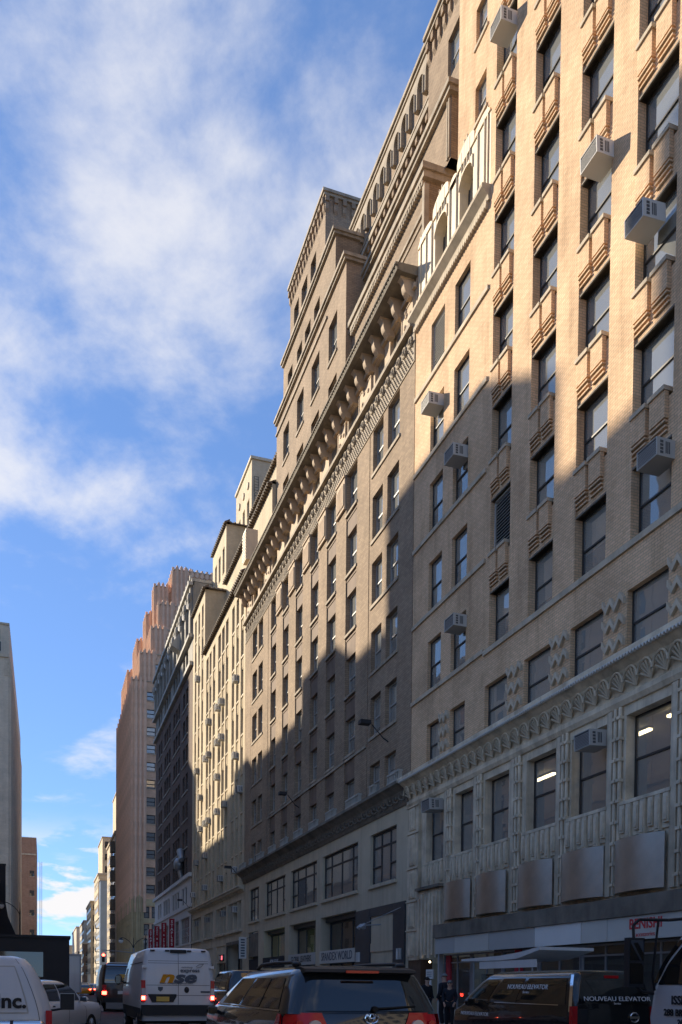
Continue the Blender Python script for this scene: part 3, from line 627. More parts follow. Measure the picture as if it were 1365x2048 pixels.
tier(B, 2.8, 53.0, B1, 44.4, 49.0, [(a, b, 45.8, 47.4, .35) for a, b in ((56.3, 57.6), (58.4, 59.8), (60.5, 61.8), (63.0, 64.3))], 'brown_brick', wd=.26)
tier(B, 3.3, 56.8, B1, 48.9, 54.7, [(a, b, 50.8, 52.5, .35) for a, b in ((58.9, 60.2), (61.0, 62.5), (63.2, 64.5))], 'brown_brick', wd=.26)
CB = MB().prism([(0, 0), (-.22, 0), (-.22, -.35), (-.12, -.35), (-.12, -.8), (0, -1.0)], 'y', 0, .26).mesh('corbel', 'brown_brick')
for i in range(15): place('corbel', CB, B, (3.3, 56.85+i*.6, 54.35))
for i in range(9):
    o = place('corbel', CB, B, (3.5+i*.62, 56.8, 54.35)); o.rotation_euler = (0, 0, R(90))
# recessed middle: dentil storey, terrace walls and arcaded top
tier(B, 2.7, 38.9, 49.39, 31.0, 40.5, [(a, b, 33.0, 35.3) for a, b in ((40.6, 42.2), (44.0, 45.6), (47.2, 48.6))], 'brown_brick', depth=8, co=.22, ch=.55)
b = MB()
for i in range(46): y = 38.9+i*.225; b.box(2.5, 2.72, y, y+.12, 39.72, 39.94)
b.obj('dentils', 'old_stone', B, kind='stuff')
ledge('moulding', 'old_stone', B, 38.9, 49.38, 38.6, 38.75, -2.62, 2.72); ledge('moulding', 'old_stone', B, 38.9, 49.38, 38.2, 38.28, -2.64, 2.72)
MB().box(2.55, 2.8, 38.75, 39.0, 31, 39.7).obj('corner_strip', 'old_stone', B)
tier(B, 3.5, 37.9, 53.2, 40.4, 43.7, [], 'brown_brick', depth=8, co=.2, ch=.4)
for y in (37.98, 38.16): MB().box(3.42, 3.52, y, y+.08, 40.5, 43.2).obj('corner_strip', 'old_stone', B)
tier(B, 4.1, B0, 41.9, 43.6, 49.9, [(38.0, 39.6, 45.6, 47.6), (35.2, 36.8, 45.6, 47.6)], 'brown_brick', depth=9, co=.25, ch=.35)
for i in range(14): place('corbel', CB, B, (4.1, B0+.1+i*.6, 49.5))
tier(B, 4.6, 41.92, 57, 43.6, 50.9, [], 'brown_brick', depth=9, co=.22, ch=.35)
ledge('belt_course', 'old_stone', B, 41.95, 56.7, 47.2, 47.5, -4.3, 4.62); ledge('belt_course', 'old_stone', B, 41.95, 56.7, 48.0, 48.12, -4.45, 4.62)
def arc_():
    b = MB(); n = 8
    pts = [(-.55, 0), (-.4, 0)] + [(-.4*math.cos(R(180*i/n)), .9+.42*math.sin(R(180*i/n))) for i in range(n+1)][0:] + [(.4, 0), (.55, 0), (.55, 1.7), (-.55, 1.7)]
    b.prism([(-.55, 0), (-.4, 0)]+[(-.4*math.cos(R(180*i/n)), .9+.42*math.sin(R(180*i/n))) for i in range(n+1)]+[(.4, 0), (.55, 0), (.55, 1.7), (-.55, 1.7)], 'x', -.22, 0)
    b.cyl((-.24, -.475, 0), (-.24, -.475, .9), .07, n=6); return b.mesh('arch', 'old_stone')
for i in range(13): place('arch', cached('arch', arc_), B, (4.6, 42.55+i*1.1, 48.6))
for i in range(22): place('corbel', CB, B, (4.6, 42.0+i*.66, 47.2))
MB().box(8, 9.2, 48.6, 49.6, 50.5, 53.2).obj('roof_bulkhead', 'brown_brick', B)
b = MB()
for y in (46.2, 46.9, 47.6): b.cyl((6.2, y, 50.9), (6.2, y, 52.2), .04, n=5)
for z in (51.5, 52.15): b.cyl((6.2, 46.2, z), (6.2, 47.6, z), .04, n=5)
b.obj('roof_rail', 'galvanised', B)
# lower cornice, second floor and shopfronts
MB().prism([(-.62, 9.98), (-.62, 10.1), (-.5, 10.18), (.12, 10.18), (.12, 9.2), (-.04, 9.2), (-.1, 9.3), (-.14, 9.5), (-.28, 9.75), (-.5, 9.92)], 'y', B0, B1+.05).obj('cornice', 'dark_stone', B)
def ros():
    b = MB(); n = 10
    b.tube([(-.2-.05*math.cos(2*math.pi*i/n), .2*math.cos(2*math.pi*i/n), .2*math.sin(2*math.pi*i/n)) for i in range(n+1)], .035, 5); b.ell((-.2, 0, 0), (.07, .08, .08), 7, 5)
    b.tube([(-.16, -.3, -.15), (-.2, -.24, .1), (-.24, -.32, .2)], .03, 4); return b.mesh('rosette', 'dark_stone')
for i in range(49): place('rosette', cached('ros', ros), B, (0, B0+.4+i*.645, 9.58))
def balu(w):
    b = MB().box(-.5, -.3, 0, w, 0, .07).box(-.5, -.3, 0, w, .34, .42)
    n = max(2, int(w/.17))
    for i in range(n): b.box(-.48, -.32, .03+i*(w-.1)/max(1, n-1), .10+i*(w-.1)/max(1, n-1), .07, .34)
    return b.mesh('balustrade', 'greywhite_stone')
for a, b in ((33.75, 35.1), (36.75, 37.3), (38.7, 40.6), (42.4, 43.8), (45.5, 46.9), (48.55, 50.0), (51.7, 53.1), (54.7, 56.2), (57.9, 59.6), (61.4, 61.9), (63.5, 65.3)):
    w_ = round(b-a, 2); place('balustrade', cached(('bal', w_), lambda: balu(w_)), B, (0, a, 10.185))
W2 = [(35.15, 38.35), (40.05, 45.75), (46.8, 52.3), (53.55, 58.9), (60.72, 63.78)]
G = [(40.25, 46.0), (46.95, 52.5), (53.6, 59.2)]
ops = [(a, b, 6.2, 8.58, .3) for a, b in W2] + [(a, b, .16, 5.25, 1.2) for a, b in G] + [(60.8, 63.95, .16, 5.4, .25)]
w = wall_mb(B0, B1, .1, 9.2, ops, d=.02); w.quad((0, B0, .1), (0, B0, 9.2), (5, B0, 9.2), (5, B0, .1)); w.obj('lower_wall', 'painted_stone', B)
for a, b in W2:
    wide = b-a > 4; st_ = ((.2, .5, .8), (.72,)) if wide else ((.33, .67), (.72,))
    window(B, a, b, 6.2, 8.58, .16, st_, 'frame_dark', cover=random.choice([.8, 1, 1]), ft=.09, name='window')
    ledge('sill', 'painted_stone', B, a-.12, b+.12, 6.04, 6.2, .1, .1)
    nw = (b-a)
    for f in ((0, .2), (.8, 1)) if wide else ((0, .33), (.67, 1)):
        MB().box(.13, .2, a+nw*f[0]+.05, a+nw*f[1]-.05, 7.0, 7.06).obj('meeting_rail', 'frame_dark', B)
MB().box(1.3, 1.4, B0+.3, B1-.3, 5.5, 9.1).obj('back_room_wall', 'room_wall', B)
for i, (a, b) in enumerate(G):
    # canopy box of dark panels, glazing and sign board
    MB().box(.3, 1.1, a, b, 5.0, 5.24).obj('soffit', 'dark_panel', B)
    f0 = (.0, .35, .62, .95)
    window(B, a+.05, b-.05, .5, 5.0, .55, ((.02, .34, .66, .98), (.5,)), 'dark_panel', blind=None, glassm='shop_glass', ft=.12, name='shop_window')
    MB().box(.35, .5, a, a+(b-a)*(.62 if i == 0 else .45), .5, 5.0).obj('side_panel', 'dark_panel', B) if False else None
    MB().box(-.04, .12, a, b, 2.72, 3.4).obj('sign_board', ('sign_mid', 'sign_grey', 'sign_dark')[i], B)
lettering('sign_letters', 'SPANDEX WORLD', .62, 'text_grey', B, (-.05, 43.1, 3.06), '-x', bold=.004, sx=.98)
lettering('sign_letters', 'GLOBAL LEATHERS', .52, 'text_dark', B, (-.05, 49.7, 3.06), '-x', sx=.95)
lettering('sign_letters', 'FOR LEASE', .42, 'text_white', B, (-.05, 56.0, 3.06), '-x', sx=1.1)
# inside of the shops: brown paper, white and green walls glowing in place of room lamps
MB().box(.66, .68, 40.5, 44.3, 2.6, 4.95).obj('brown_paper', 'paper', B); MB().box(.75, .8, 47.2, 48.7, 2.6, 4.95).obj('glowing_white_wall', 'white_room_glow', B)
MB().box(.9, .95, 53.9, 56.6, 2.6, 4.9).obj('glowing_green_wall', 'green_room_glow', B)
MB().box(2.6, 2.7, B0+.3, B1-.3, .2, 5.4).obj('shop_back_wall', 'room_shade', B)
# dark stone entrance surround at the right end
for a, b, z0, z1 in ((38.15, 40.15, .14, 5.15), (34.0, 35.3, .14, 5.15), (35.32, 38.13, 4.75, 5.15)): MB().box(-.05, .03, a, b, z0, z1).obj('dark_cladding', 'dark_panel', B)
MB().box(.06, .1, 35.4, 38.1, 3.55, 4.7).obj('transom_panel', 'dark_stone', B); MB().box(-.03, .06, 35.35, 38.1, 3.1, 3.5).obj('door_lintel', 'painted_stone', B)
MB().box(.05, .1, 35.45, 38.05, .16, 3.08).obj('door', 'sign_dark', B)
for y in (34.3, 34.62, 39.45, 39.75): MB().box(-.12, -.05, y, y+.12, 2.68, 3.15).obj('wall_light', 'ac_white', B)
b = MB(); b.cyl((-.1, 36.6, 4.3), (-.9, 36.75, 4.25), .03, n=6); b.cyl((-.05, 34.4, 4.9), (-.9, 36.7, 4.28), .018, n=5); b.obj('flood_lamp_arm', 'galvanised', B)
for dy in (-.22, 0, .22): MB().cyl((-.9, 36.75+dy, 4.3), (-1.0, 36.75+dy*1.6, 4.12), .06, .11, 8).obj('flood_lamp', 'galvanised', B)
MB().box(.04, .1, 60.85, 63.9, 3.6, 5.3).obj('transom_panel', 'dark_stone', B); MB().box(.05, .1, 60.85, 63.9, .16, 3.4).obj('door', 'sign_dark', B)
sg = thing('hanging_sign', 'tall white vertical shop sign hanging at the left end of grey storefront', 'sign', (XR-.55, 63.4, 3.45))
MB().box(-.28, .28, -.03, .03, 0, 1.6).obj('board', 'sign_white', sg)
for i in range(7): MB().box(-.15, .15, -.035, -.03, .15+i*.2, .26+i*.2).obj('sign_marking', 'text_grey', sg)
MB().cyl((.25, 0, 1.5), (.6, 0, 1.6), .02, n=5).obj('bracket', 'black_iron', sg)
def facade_lamp(y, z, lab, ln=1.3):
    t = thing('facade_floodlight', lab, 'floodlight', (XR, y, z))
    MB().cyl((0, 0, -.5), (-.25, 0, -.35), .03, n=7).cyl((-.25, 0, -.35), (-ln*.55, .2, .25), .025, n=7).obj('arm', 'black_iron', t)
    MB().prism([(-.2, -.08), (.2, -.08), (.16, .1), (-.16, .1)], 'x', -ln, -ln*.62).obj('head', 'plastic_dark', t, (0, .2, .3)); return t
facade_lamp(36.2, 12.9, 'dark floodlight on an arm above the storefront of the brown building'); facade_lamp(66.4, 10.3, 'pale floodlight on an arm beside the cream building cornice')
facade_lamp(91.4, 10.0, 'small floodlight on an arm at the white painted lower storeys'); facade_lamp(50.5, 12.7, 'dark floodlight at mid facade above the lower cornice of brown building', 1.2)
# ------------------------------------------------------------------ C: cream building
Cb = thing('cream_building', 'cream brick building with dark tiled eaves and rows of triple windows', 'building', (XR, 0, 0))
C0, C1, CP = 65.62, 90.5, 83.5
TRI = [[(66.3, 67.3), (68.05, 69.0), (69.72, 70.72)], [(72.2, 73.3), (73.82, 74.98), (75.48, 76.7)], [(78.05, 79.18), (79.93, 80.97), (81.42, 82.62)]]
PV = [(84.3, 85.3), (86.3, 87.3), (88.3, 89.3)]
CH = [32.1-3.021*k for k in range(8)]
cols = [q for t in TRI for q in t]
# vertical strips are recessed between piers
w = wall_mb(C0, CP, 9.1, 33.3, [(a, b, 9.3, 32.1, .34) for a, b in cols]); shell(w, C0, CP, 9.1, 33.3, 14); w.obj('wall', 'cream_brick', Cb)
w = wall_mb(CP, C1, 9.1, 39.5, [(a, b, 9.3, 38.2, .34) for a, b in PV]); shell(w, CP, C1, 9.1, 39.5, 14); w.obj('pavilion_wall', 'cream_brick', Cb)
MB().box(.7, .8, C0+.2, CP-.2, 5, 33).box(.7, .8, CP+.1, C1-.2, 5, 39).obj('dark_backing', 'room_shade', Cb)
def cspan(w):
    b = MB().box(.1, .34, 0, w, 0, .97); b.box(.04, .1, 0, w, .85, .97)
    for i in range(2): b.box(.07, .1, .12+i*w*.45, .12+i*w*.45+w*.3, .1, .75)
    return b.mesh('spandrel', 'cream_stone' if False else 'cream_brick')
for a, b in cols+PV:
    w_ = round(b-a, 2); hs = CH if (a, b) in cols else [CH[0]+6.04, CH[0]+3.02]+CH
    for hd in hs:
        window(Cb, a, b, hd-2.05, hd, .2, frame='frame_light', ft=.05, simple=True)
        if hd-2.05 > 9.6: place('spandrel', cached(('cs', w_), lambda: cspan(w_)), Cb, (0, a, hd-2.05-.971))
        ledge('sill', 'terracotta', Cb, a, b, hd-2.13, hd-2.05, -.02, .2)
def eave(par, d, y0, y1, z, out=.5, side=0):
    out *= .72; b = MB(); b.prism([(d-out, z), (d-out, z+.07), (d+.3, z+.38), (d+.3, z)], 'y', y0-(out if side else 0), y1+.1)
    b.obj('eave', 'eave_tile', par)
    t = MB(); n = int((y1-y0)/.42)
    for i in range(n): y = y0+.2+i*.42; t.cyl((d-out-.03, y, z+.05), (d+.25, y, z+.38), .07, n=6); t.box(d-out+.04, d-.02, y-.05, y+.05, z-.10, z)
    if side:
        b2 = MB(); b2.prism([(y0-out, z), (y0-out, z+.07), (y0+.3, z+.38), (y0+.3, z)], 'x', d, d+side)
        b2.obj('eave', 'eave_tile', par)
        for i in range(int(side/.42)): t.cyl((d+i*.42, y0-out-.03, z+.05), (d+i*.42, y0+.25, z+.38), .07, n=6)
    t.obj('roof_tiles', 'eave_tile', par, kind='stuff')
eave(Cb, 0, C0, CP-.05, 32.95)
eave(Cb, 0, CP, C1, 39.2, .4, 6)
def ctier(d, y0, y1, z0, z1, ops, depth=8, side=5):
    w = wall_mb(y0, y1, z0, z1, ops, .25, d); shell(w, y0, y1, z0, z1, depth, d); w.obj('setback_wall', 'cream_brick', Cb)
    for o in ops: window(Cb, o[0], o[1], o[2], o[3], d+.16, frame='frame_light', simple=True)
    MB().box(d+.6, d+.7, y0+.1, y1-.1, z0, z1-.3).obj('dark_backing', 'room_shade', Cb)
ctier(2.0, C0, CP, 33.2, 40.1, [(a, b, 35.0, 37.2) for a, b in cols]); eave(Cb, 2.0, C0, CP-.05, 39.9)
ctier(2.0, CP, C1, 39.4, 45.9, [(a, b, 41.5, 44.0) for a, b in PV]); eave(Cb, 2.0, CP, C1, 45.7, .35, 5)
ctier(4.4, C0, CP, 40.0, 46.8, []); eave(Cb, 4.4, C0, CP-.05, 46.5)
ctier(4.4, CP-.2, C1, 45.8, 52.2, [(a, b, 46.6, 49.0) for a, b in PV])
MB().box(4.25, 12, CP-.35, C1, 52.2, 52.45).obj('coping', 'cream_stone', Cb)
for y in (84.8, 86.8, 88.8): MB().cyl((4.28, y, 50.4), (4.42, y, 50.4), .35, n=12).obj('medallion', 'limestone', Cb)
b = MB(); b.box(-.02, .9, C0, C0+1.1, 33.9, 36.2)
for i in range(9): b.box(-.06, 0, C0, C0+1.1, 34.0+i*.24, 34.12+i*.24)
b.obj('chimney_stack', 'terracotta', Cb)
b = MB()
for x in (4.6, 5.0): b.tube([(x, 82.9, 46.8), (x, 83.1, 50.5)], .03, 5)
for i in range(14): b.cyl((4.6, 82.92, 47+i*.26), (5.0, 82.92, 47+i*.26), .02, n=4)
b.obj('roof_ladder', 'black_iron', Cb)
MB().prism([(-.45, 9.05), (-.45, 9.15), (.1, 9.25), (.1, 8.7), (-.05, 8.7), (-.1, 8.85)], 'y', C0, C1).obj('cornice', 'cream_stone', Cb)
b = MB()
for i in range(80): b.box(-.35, -.05, C0+.1+i*.31, C0+.25+i*.31, 8.88, 9.02)
b.obj('dentils', 'cream_stone', Cb, kind='stuff')
C2 = [(66.6, 71.7), (72.55, 77.2), (78.6, 83.2), (84.8, 89.9)]
ops = [(a, b, 5.9, 8.15, .6) for a, b in C2] + [(66.3, 71.8, .16, 4.9, .9), (72.6, 76.8, .16, 4.85, .4), (78.6, 83, .16, 4.85, .4), (84.8, 89.8, .16, 4.85, .4)]
w = wall_mb(C0, C1, .1, 8.72, ops, d=.02); w.obj('lower_wall', 'cream_stone', Cb)
for a, b in C2:
    window(Cb, a, b, 5.9, 8.15, .42, ((.33, .67), ()), 'frame_light', cover=.4, ft=.1); ledge('sill', 'cream_stone', Cb, a-.2, b+.2, 5.68, 5.9, .18, .3)
    for f in (.33, .67): MB().box(.1, .45, a+(b-a)*f-.14, a+(b-a)*f+.14, 5.9, 8.15).obj('mullion', 'cream_stone', Cb)
MB().box(1.4, 1.5, C0+.2, C1-.2, .2, 5).obj('shop_back_wall', 'room_shade', Cb)
MB().prism([(66.1, .2), (66.45, .2), (66.45, 4.75), (71.65, 4.75), (71.65, .2), (72, .2), (72, 5.0), (66.1, 5.0)], 'x', -.08, .05).obj('door_surround', 'dark_stone', Cb)
for a, b in ((72.6, 76.8), (78.6, 83), (84.8, 89.8)): window(Cb, a, b, .5, 3.4, .3, ((.5,), ()), 'dark_panel', blind=None, glassm='shop_glass', ft=.1, name='shop_window'); MB().box(.1, .35, a, b, 3.4, 4.85).obj('shop_fascia', 'cream_stone', Cb)
lettering('sign_letters', 'PIZZA', .5, 'neon_red', Cb, (-.0, 74.6, 3.9), '-x') if False else MB().box(.04, .1, 73.6, 75.6, 3.55, 4.1).obj('neon_sign', 'sign_dark', Cb)
for i, y in enumerate((73.8, 74.25, 74.7, 75.15)): MB().box(.02, .04, y, y+.26, 3.65, 4.0).obj('neon_letter', 'neon_red' if i in (1,) else 'sign_white', Cb)
# air conditioners of C : (column index from the right, row from the top)
CAC = [(4, 2), (5, 2), (1, 2), (7, 2), (4, 3), (5, 3), (7, 3), (8, 3), (1, 4), (5, 4), (3, 5), (5, 5), (7, 5), (8, 5), (0, 5), (8, 6), (4, 7), (1, 7), (8, 7)]
ORD = ['first', 'second', 'third', 'fourth', 'fifth', 'sixth', 'seventh', 'eighth', 'ninth', 'tenth']
for c, r_ in CAC:
    a, b = cols[c]; ac_unit(XR+.12, (a+b)/2, CH[r_]-.55, 'window air conditioner on the cream facade, %s window column from the right, %s row down' % (ORD[c], ORD[r_]), w=.72, h=.5, dp=.5)
for c, r_ in [(1, 0), (1, 3), (0, 4), (0, 5), (1, 6), (2, 7)]:
    a, b = PV[c]; ac_unit(XR+.12, (a+b)/2, CH[r_]-.6, 'window air conditioner on shaded left pavilion of cream building, %s row below its eaves' % ORD[r_+2], w=.72, h=.5, dp=.5)
for i, (a, b) in enumerate(C2): ac_unit(XR+.3, a+(b-a)*(.55, .35, .7, .45)[i], 7.35, 'air conditioner high in the %s wide lower window from the right, cream building' % ORD[i], w=.7, h=.5, dp=.45)
# ------------------------------------------------------------------ D: dark brick building with white lower storeys
Db = thing('dark_brick_building', 'dark brown brick building with white painted base and ornate pale top storeys', 'building', (XR, 0, 0))
D0, D1 = 90.56, 121.8
DG = [[(93.6, 95.1), (95.7, 97.2)], [(99.4, 100.9), (101.3, 102.8), (103.2, 104.7)], [(107.1, 108.7), (109.1, 110.8), (111.2, 112.8)], [(114.95, 116.4), (117.0, 118.45)]]
dc = [q for g in DG for q in g]; DH = [15.15+3.02*k for k in range(7)]
w = wall_mb(D0, D1, 13.1, 34.5, [(a, b, h-1.9, h, .25) for h in DH for a, b in dc]); shell(w, D0, D1, 13.1, 34.5, 14); w.obj('wall', 'dark_brick', Db)
for h in DH:
    for a, b in dc: window(Db, a, b, h-1.9, h, .14, frame='frame_dark', ft=.07, simple=True)
    for g in DG: ledge('sill', 'greywhite_stone', Db, g[0][0]-.2, g[-1][1]+.2, h-2.04, h-1.9, .1, .1)
MB().box(.7, .8, D0+.2, D1-.2, .3, 42).obj('dark_backing', 'room_shade', Db)
w = wall_mb(D0, D1, 34.5, 43.0, [(a, b, z, z+2.2, .3) for z in (34.95, 38.1) for a, b in dc], d=-.02); shell(w, D0, D1, 34.5, 43.0, 14, -.02); w.obj('crown_wall', 'crown_stone', Db)
for z in (34.95, 38.1):
    for a, b in dc: window(Db, a, b, z, z+2.2, .16, frame='frame_dark', ft=.07, simple=True)
for z, h, o in ((34.45, .4, .35), (37.3, .35, .45), (42.6, .35, .5)): ledge('cornice', 'greywhite_stone', Db, D0, D1+.3, z, z+h, o, .1)
for i in range(11):
    y = D0+.6+i*3.02; MB().box(-.28, 0, y-.35, y+.35, 37.7, 42.6).ell((-.3, y, 41.4), (.3, .5, .6), 8, 5).ell((-.28, y, 40.6), (.2, .35, .4), 8, 5).obj('pilaster', 'crown_stone', Db)
def swag():
    b = MB(); b.tube([(-.12, -1+.25*i, .5-.35*math.sin(math.pi*i/8)) for i in range(9)], .14, 6); b.ell((-.15, 0, .5), (.2, .4, .45), 8, 5); b.ell((-.12, .8, .6), (.15, .25, .3), 7, 4); return b.mesh('swag', 'white_paint', 50)
for i in range(10): place('swag', cached('swag', swag), Db, (0, D0+2.1+i*3.02, 41.0))
MB().box(-.15, 10, D0, D1, 42.95, 43.3).obj('parapet', 'greywhite_stone', Db)
for i in range(24): MB().box(-.3, -.1, D0+.4+i*1.28, D0+.75+i*1.28, 43.3, 43.75).obj('finial', 'greywhite_stone', Db)
MB().prism([(-.15, 38.3), (-1.3, 38.9), (-1.3, 39.0), (-.15, 40.6)], 'y', 97.6, 99.0).obj('open_shutter', 'greywhite_stone', Db)
w = wall_mb(D0, D1, .1, 13.1, [(a, b, 10.15, 12.0, .25) for a, b in dc] + [(91.7, 98.2, 5.9, 8.7, .3), (99.4, 104.8, 5.9, 8.7, .3), (107, 112.8, 5.9, 8.7, .3), (115, 120, 5.9, 8.7, .3), (91.7, 98.2, .2, 4.6, .5), (99.4, 104.8, .2, 4.6, .5), (107, 112.8, .2, 4.6, .5), (115, 120, .2, 4.6, .5)], d=-.04); w.quad((-.04, D1, .1), (14, D1, .1), (14, D1, 13.1), (-.04, D1, 13.1)); w.obj('lower_wall', 'white_paint', Db)
for a, b in dc: window(Db, a, b, 10.15, 12.0, .12, frame='frame_dark', ft=.07, simple=True)
for a, b in ((91.7, 98.2), (99.4, 104.8), (107, 112.8), (115, 120)):
    window(Db, a, b, 5.9, 8.7, .16, (tuple((i+1)/8 for i in range(7)), (.3, .6)), 'louver_metal', blind=None, ft=.07, simple=True); window(Db, a, b, .2, 4.6, .3, ((.25, .5, .75), (.7,)), 'red_paint', blind=None, glassm='shop_glass', ft=.1, name='shop_window')
ledge('cornice', 'white_paint', Db, D0, D1+.2, 12.75, 13.15, .32, .1); ledge('belt_course', 'white_paint', Db, D0, D1+.1, 9.6, 9.95, .18, .1); ledge('sill', 'white_paint', Db, 91.5, 98.4, 5.7, 5.9, .12, .1)
MB().box(.2, .9, D0+1.3, D0+1.9, 12, 20).obj('flue', 'galvanised', Db) if False else None
b = MB(); b.ell((-.55, 96.6, 14.7), (.5, .9, .75), 10, 6); b.cyl((-.4, 95.2, 15.0), (-.4, 96, 16.1), .3, .42, 9); b.cyl((-.2, 96.6, 13.2), (-.4, 96.6, 14.2), .25, n=8); b.obj('exhaust_fan', 'galvanised', Db, smooth=50)
BT = ['STAPLES', 'COPY & PRINT', 'COPY & SHIP', 'STAPLES']
BL = ['red and white vertical banner, rightmost on the white base', 'dark red vertical banner, second from the right on the white base', 'dark red vertical banner, third from the right on the white base', 'red banner with white edge at the far left corner of white base']
for i, y in enumerate((100.5, 107.4, 114.2, 121.3)):
    t = thing('banner_sign', BL[i], 'banner', (XR-.25, y, 5.7), 0, 'vertical banners on white base')
    MB().box(-.72, -.1, -.05, .05, 0, 3.3).obj('board', 'sign_red', t)
    if i in (0, 3): MB().box(-.8, -.721, -.06, .06, 0, 3.3).box(-.1, .0, -.06, .06, 0, 3.3).obj('edge_strip', 'sign_white', t)
    s_ = BT[i]; n = len(s_)
    for j, ch in enumerate(s_):
        if ch != ' ': lettering('sign_letter', ch, min(.55, 3.0/n*1.05), 'text_white', t, (-.41, -.056, 3.15-(j+.5)*3.0/n), '-y', bold=.01)
    MB().cyl((-.1, 0, .4), (.25, 0, .4), .03, n=5).cyl((-.1, 0, 2.9), (.25, 0, 2.9), .03, n=5).obj('bracket', 'black_iron', t)
# ------------------------------------------------------------------ E: orange stepped tower beyond the avenue
YE = 155.0
E_ = thing('orange_stepped_tower', 'tall orange brick art deco tower stepping back beyond the avenue', 'building', (0, YE, 0))
# tiers: (x of the street face, x right end, near y offset, far y offset, base z, top z)
TIERS = [(14.6, 60, 0, 34, 0, 54.0), (16.1, 60, 25, 40, 53, 63.8), (16.1, 60, .6, 12, 54, 59.0), (17.0, 60, 15.5, 24, 58.5, 66.6), (18.05, 60, 1.2, 8, 59, 63.7), (18.0, 60, 9, 15, 60, 69.2), (19.4, 23, 2.0, 6, 63.5, 68.4),
         (19.0, 60, 5, 9.5, 66, 72.8), (22.0, 60, 3.2, 20, 66, 75.4), (23.6, 60, 8, 22, 75, 77.5)]
TW = {0: [(16.75, 18.4), (19.6, 21.2), (22.4, 24.0)], 2: [(18.1, 19.8), (21.0, 22.6)], 4: [(19.35, 20.55), (21.05, 22.3), (24, 25.4)], 8: [(23.5, 25.0), (25.45, 26.95), (28.2, 29.7)]}
def tier_wall(i, x0, x1, n0, n1, z0, z1):
    ops = []
    if i == 0:
        for k in range(12): ops += [(a, b, 50.75-3.04*k, 52.28-3.04*k, .2) for a, b in TW[0]]
        ops += [(a, b, 13.0, 15.0, .25) for a, b in ((16.5, 17.45), (17.85, 18.9), (20, 21))] + [(a, b, 10.0, 11.95, .25) for a, b in ((16.5, 17.45), (17.85, 18.9), (20, 21))] + [(a, b, .5, 8.8, .3) for a, b in ((16.5, 18.9), (20, 23))]
    elif i in TW:
        zt = {2: 57.4, 4: 62.35, 8: 72.8}[i]; n = {2: 2, 4: 2, 8: 2}[i]
        for k in range(n): ops += [(a, b, zt-1.5-3.04*k, zt-3.04*k, .2) for a, b in TW[i]]
    ops = [o for o in ops if o[2] > z0]
    # built facing -y: local frame rotated, so mirror x into the wall coordinate
    lo = [(-b, -a, c, d_, r_) for a, b, c, d_, r_ in ops]
    w = wall_mb(-x1, -x0, z0, z1, lo); shell(w, -x1, -x0, z0, z1, n1-n0)
    wo = w.obj('tier_wall', 'orange_brick', E_, (0, n0, 0), R(90))
    for o in lo:
        wn = window(E_, o[0], o[1], o[2], o[3], .1, frame='frame_dark', ft=.13, cover=random.choice([.5, .5, .3, .7, 1]), simple=o[1]-o[0] < 1.2)
        wn.rotation_euler = (0, 0, R(90)); wn.location = (-o[0], n0+.1, o[2])
        MB().box(-.1, .1, o[0]-.1, o[1]+.1, o[2]-.16, o[2]).obj('sill', 'pink_terracotta', E_, (0, n0, 0), R(90))
    MB().box(1.0, 1.1, -x1+.2, -x0-.2, z0, z1-.3).obj('dark_backing', 'room_shade', E_, (0, n0, 0), R(90))
for i, t in enumerate(TIERS): tier_wall(i, *t)
# vertical piers with broken tops along the street face and the avenue corner of each tier
surf('orange_terracotta', (0.74, 0.48, 0.32), var=0.15, vscale=0.8, grime=0.25)
def pier(h, w=.5, dp=.3):
    b = MB().box(-dp, 0, -w/2, w/2, 0, h).box(-dp-.12, 0, -w/4, w/4, 0, h+.18).box(-dp*.6, 0, -w/2-.12, w/2+.12, 0, h-.6); return b.mesh('pier', 'orange_terracotta')
for (x0, x1, n0, n1, z0, z1) in TIERS:
    zb = max(z0-1, 14) if z0 == 0 else z0-.5; h = round(z1-zb+.5, 1)
    sp_ = 3.2 if z0 == 0 else 1.5
    for y in [n0+.5+sp_*k for k in range(int((n1-n0-.4)/sp_)+1)]:
        place('pier', cached(('pier', h), lambda: pier(h)), E_, (x0, y, zb))
    for k in range(3):
        o = place('pier', cached(('pier', h), lambda: pier(h)), E_, (x0+.4+k*.75, n0, zb)); o.rotation_euler = (0, 0, R(90))
    if z0 > 0:
        for k in range(2, 9):
            if x0+.4+k*.9 < 30 and not (z0 < 60 and k > 2): 
                o = place('crenel', cached('crenel', lambda: MB().box(-.12, .1, -.35, .35, -.7, .25).box(-.16, .1, -.15, .15, -.9, .55).mesh('crenel', 'orange_terracotta')), E_, (x0+.4+k*.9, n0, z1)); o.rotation_euler = (0, 0, R(90))
    MB().box(x0-.15, min(x1, 40), n0-.15, n1, z1, z1+.15).obj('coping', 'pink_terracotta', E_)
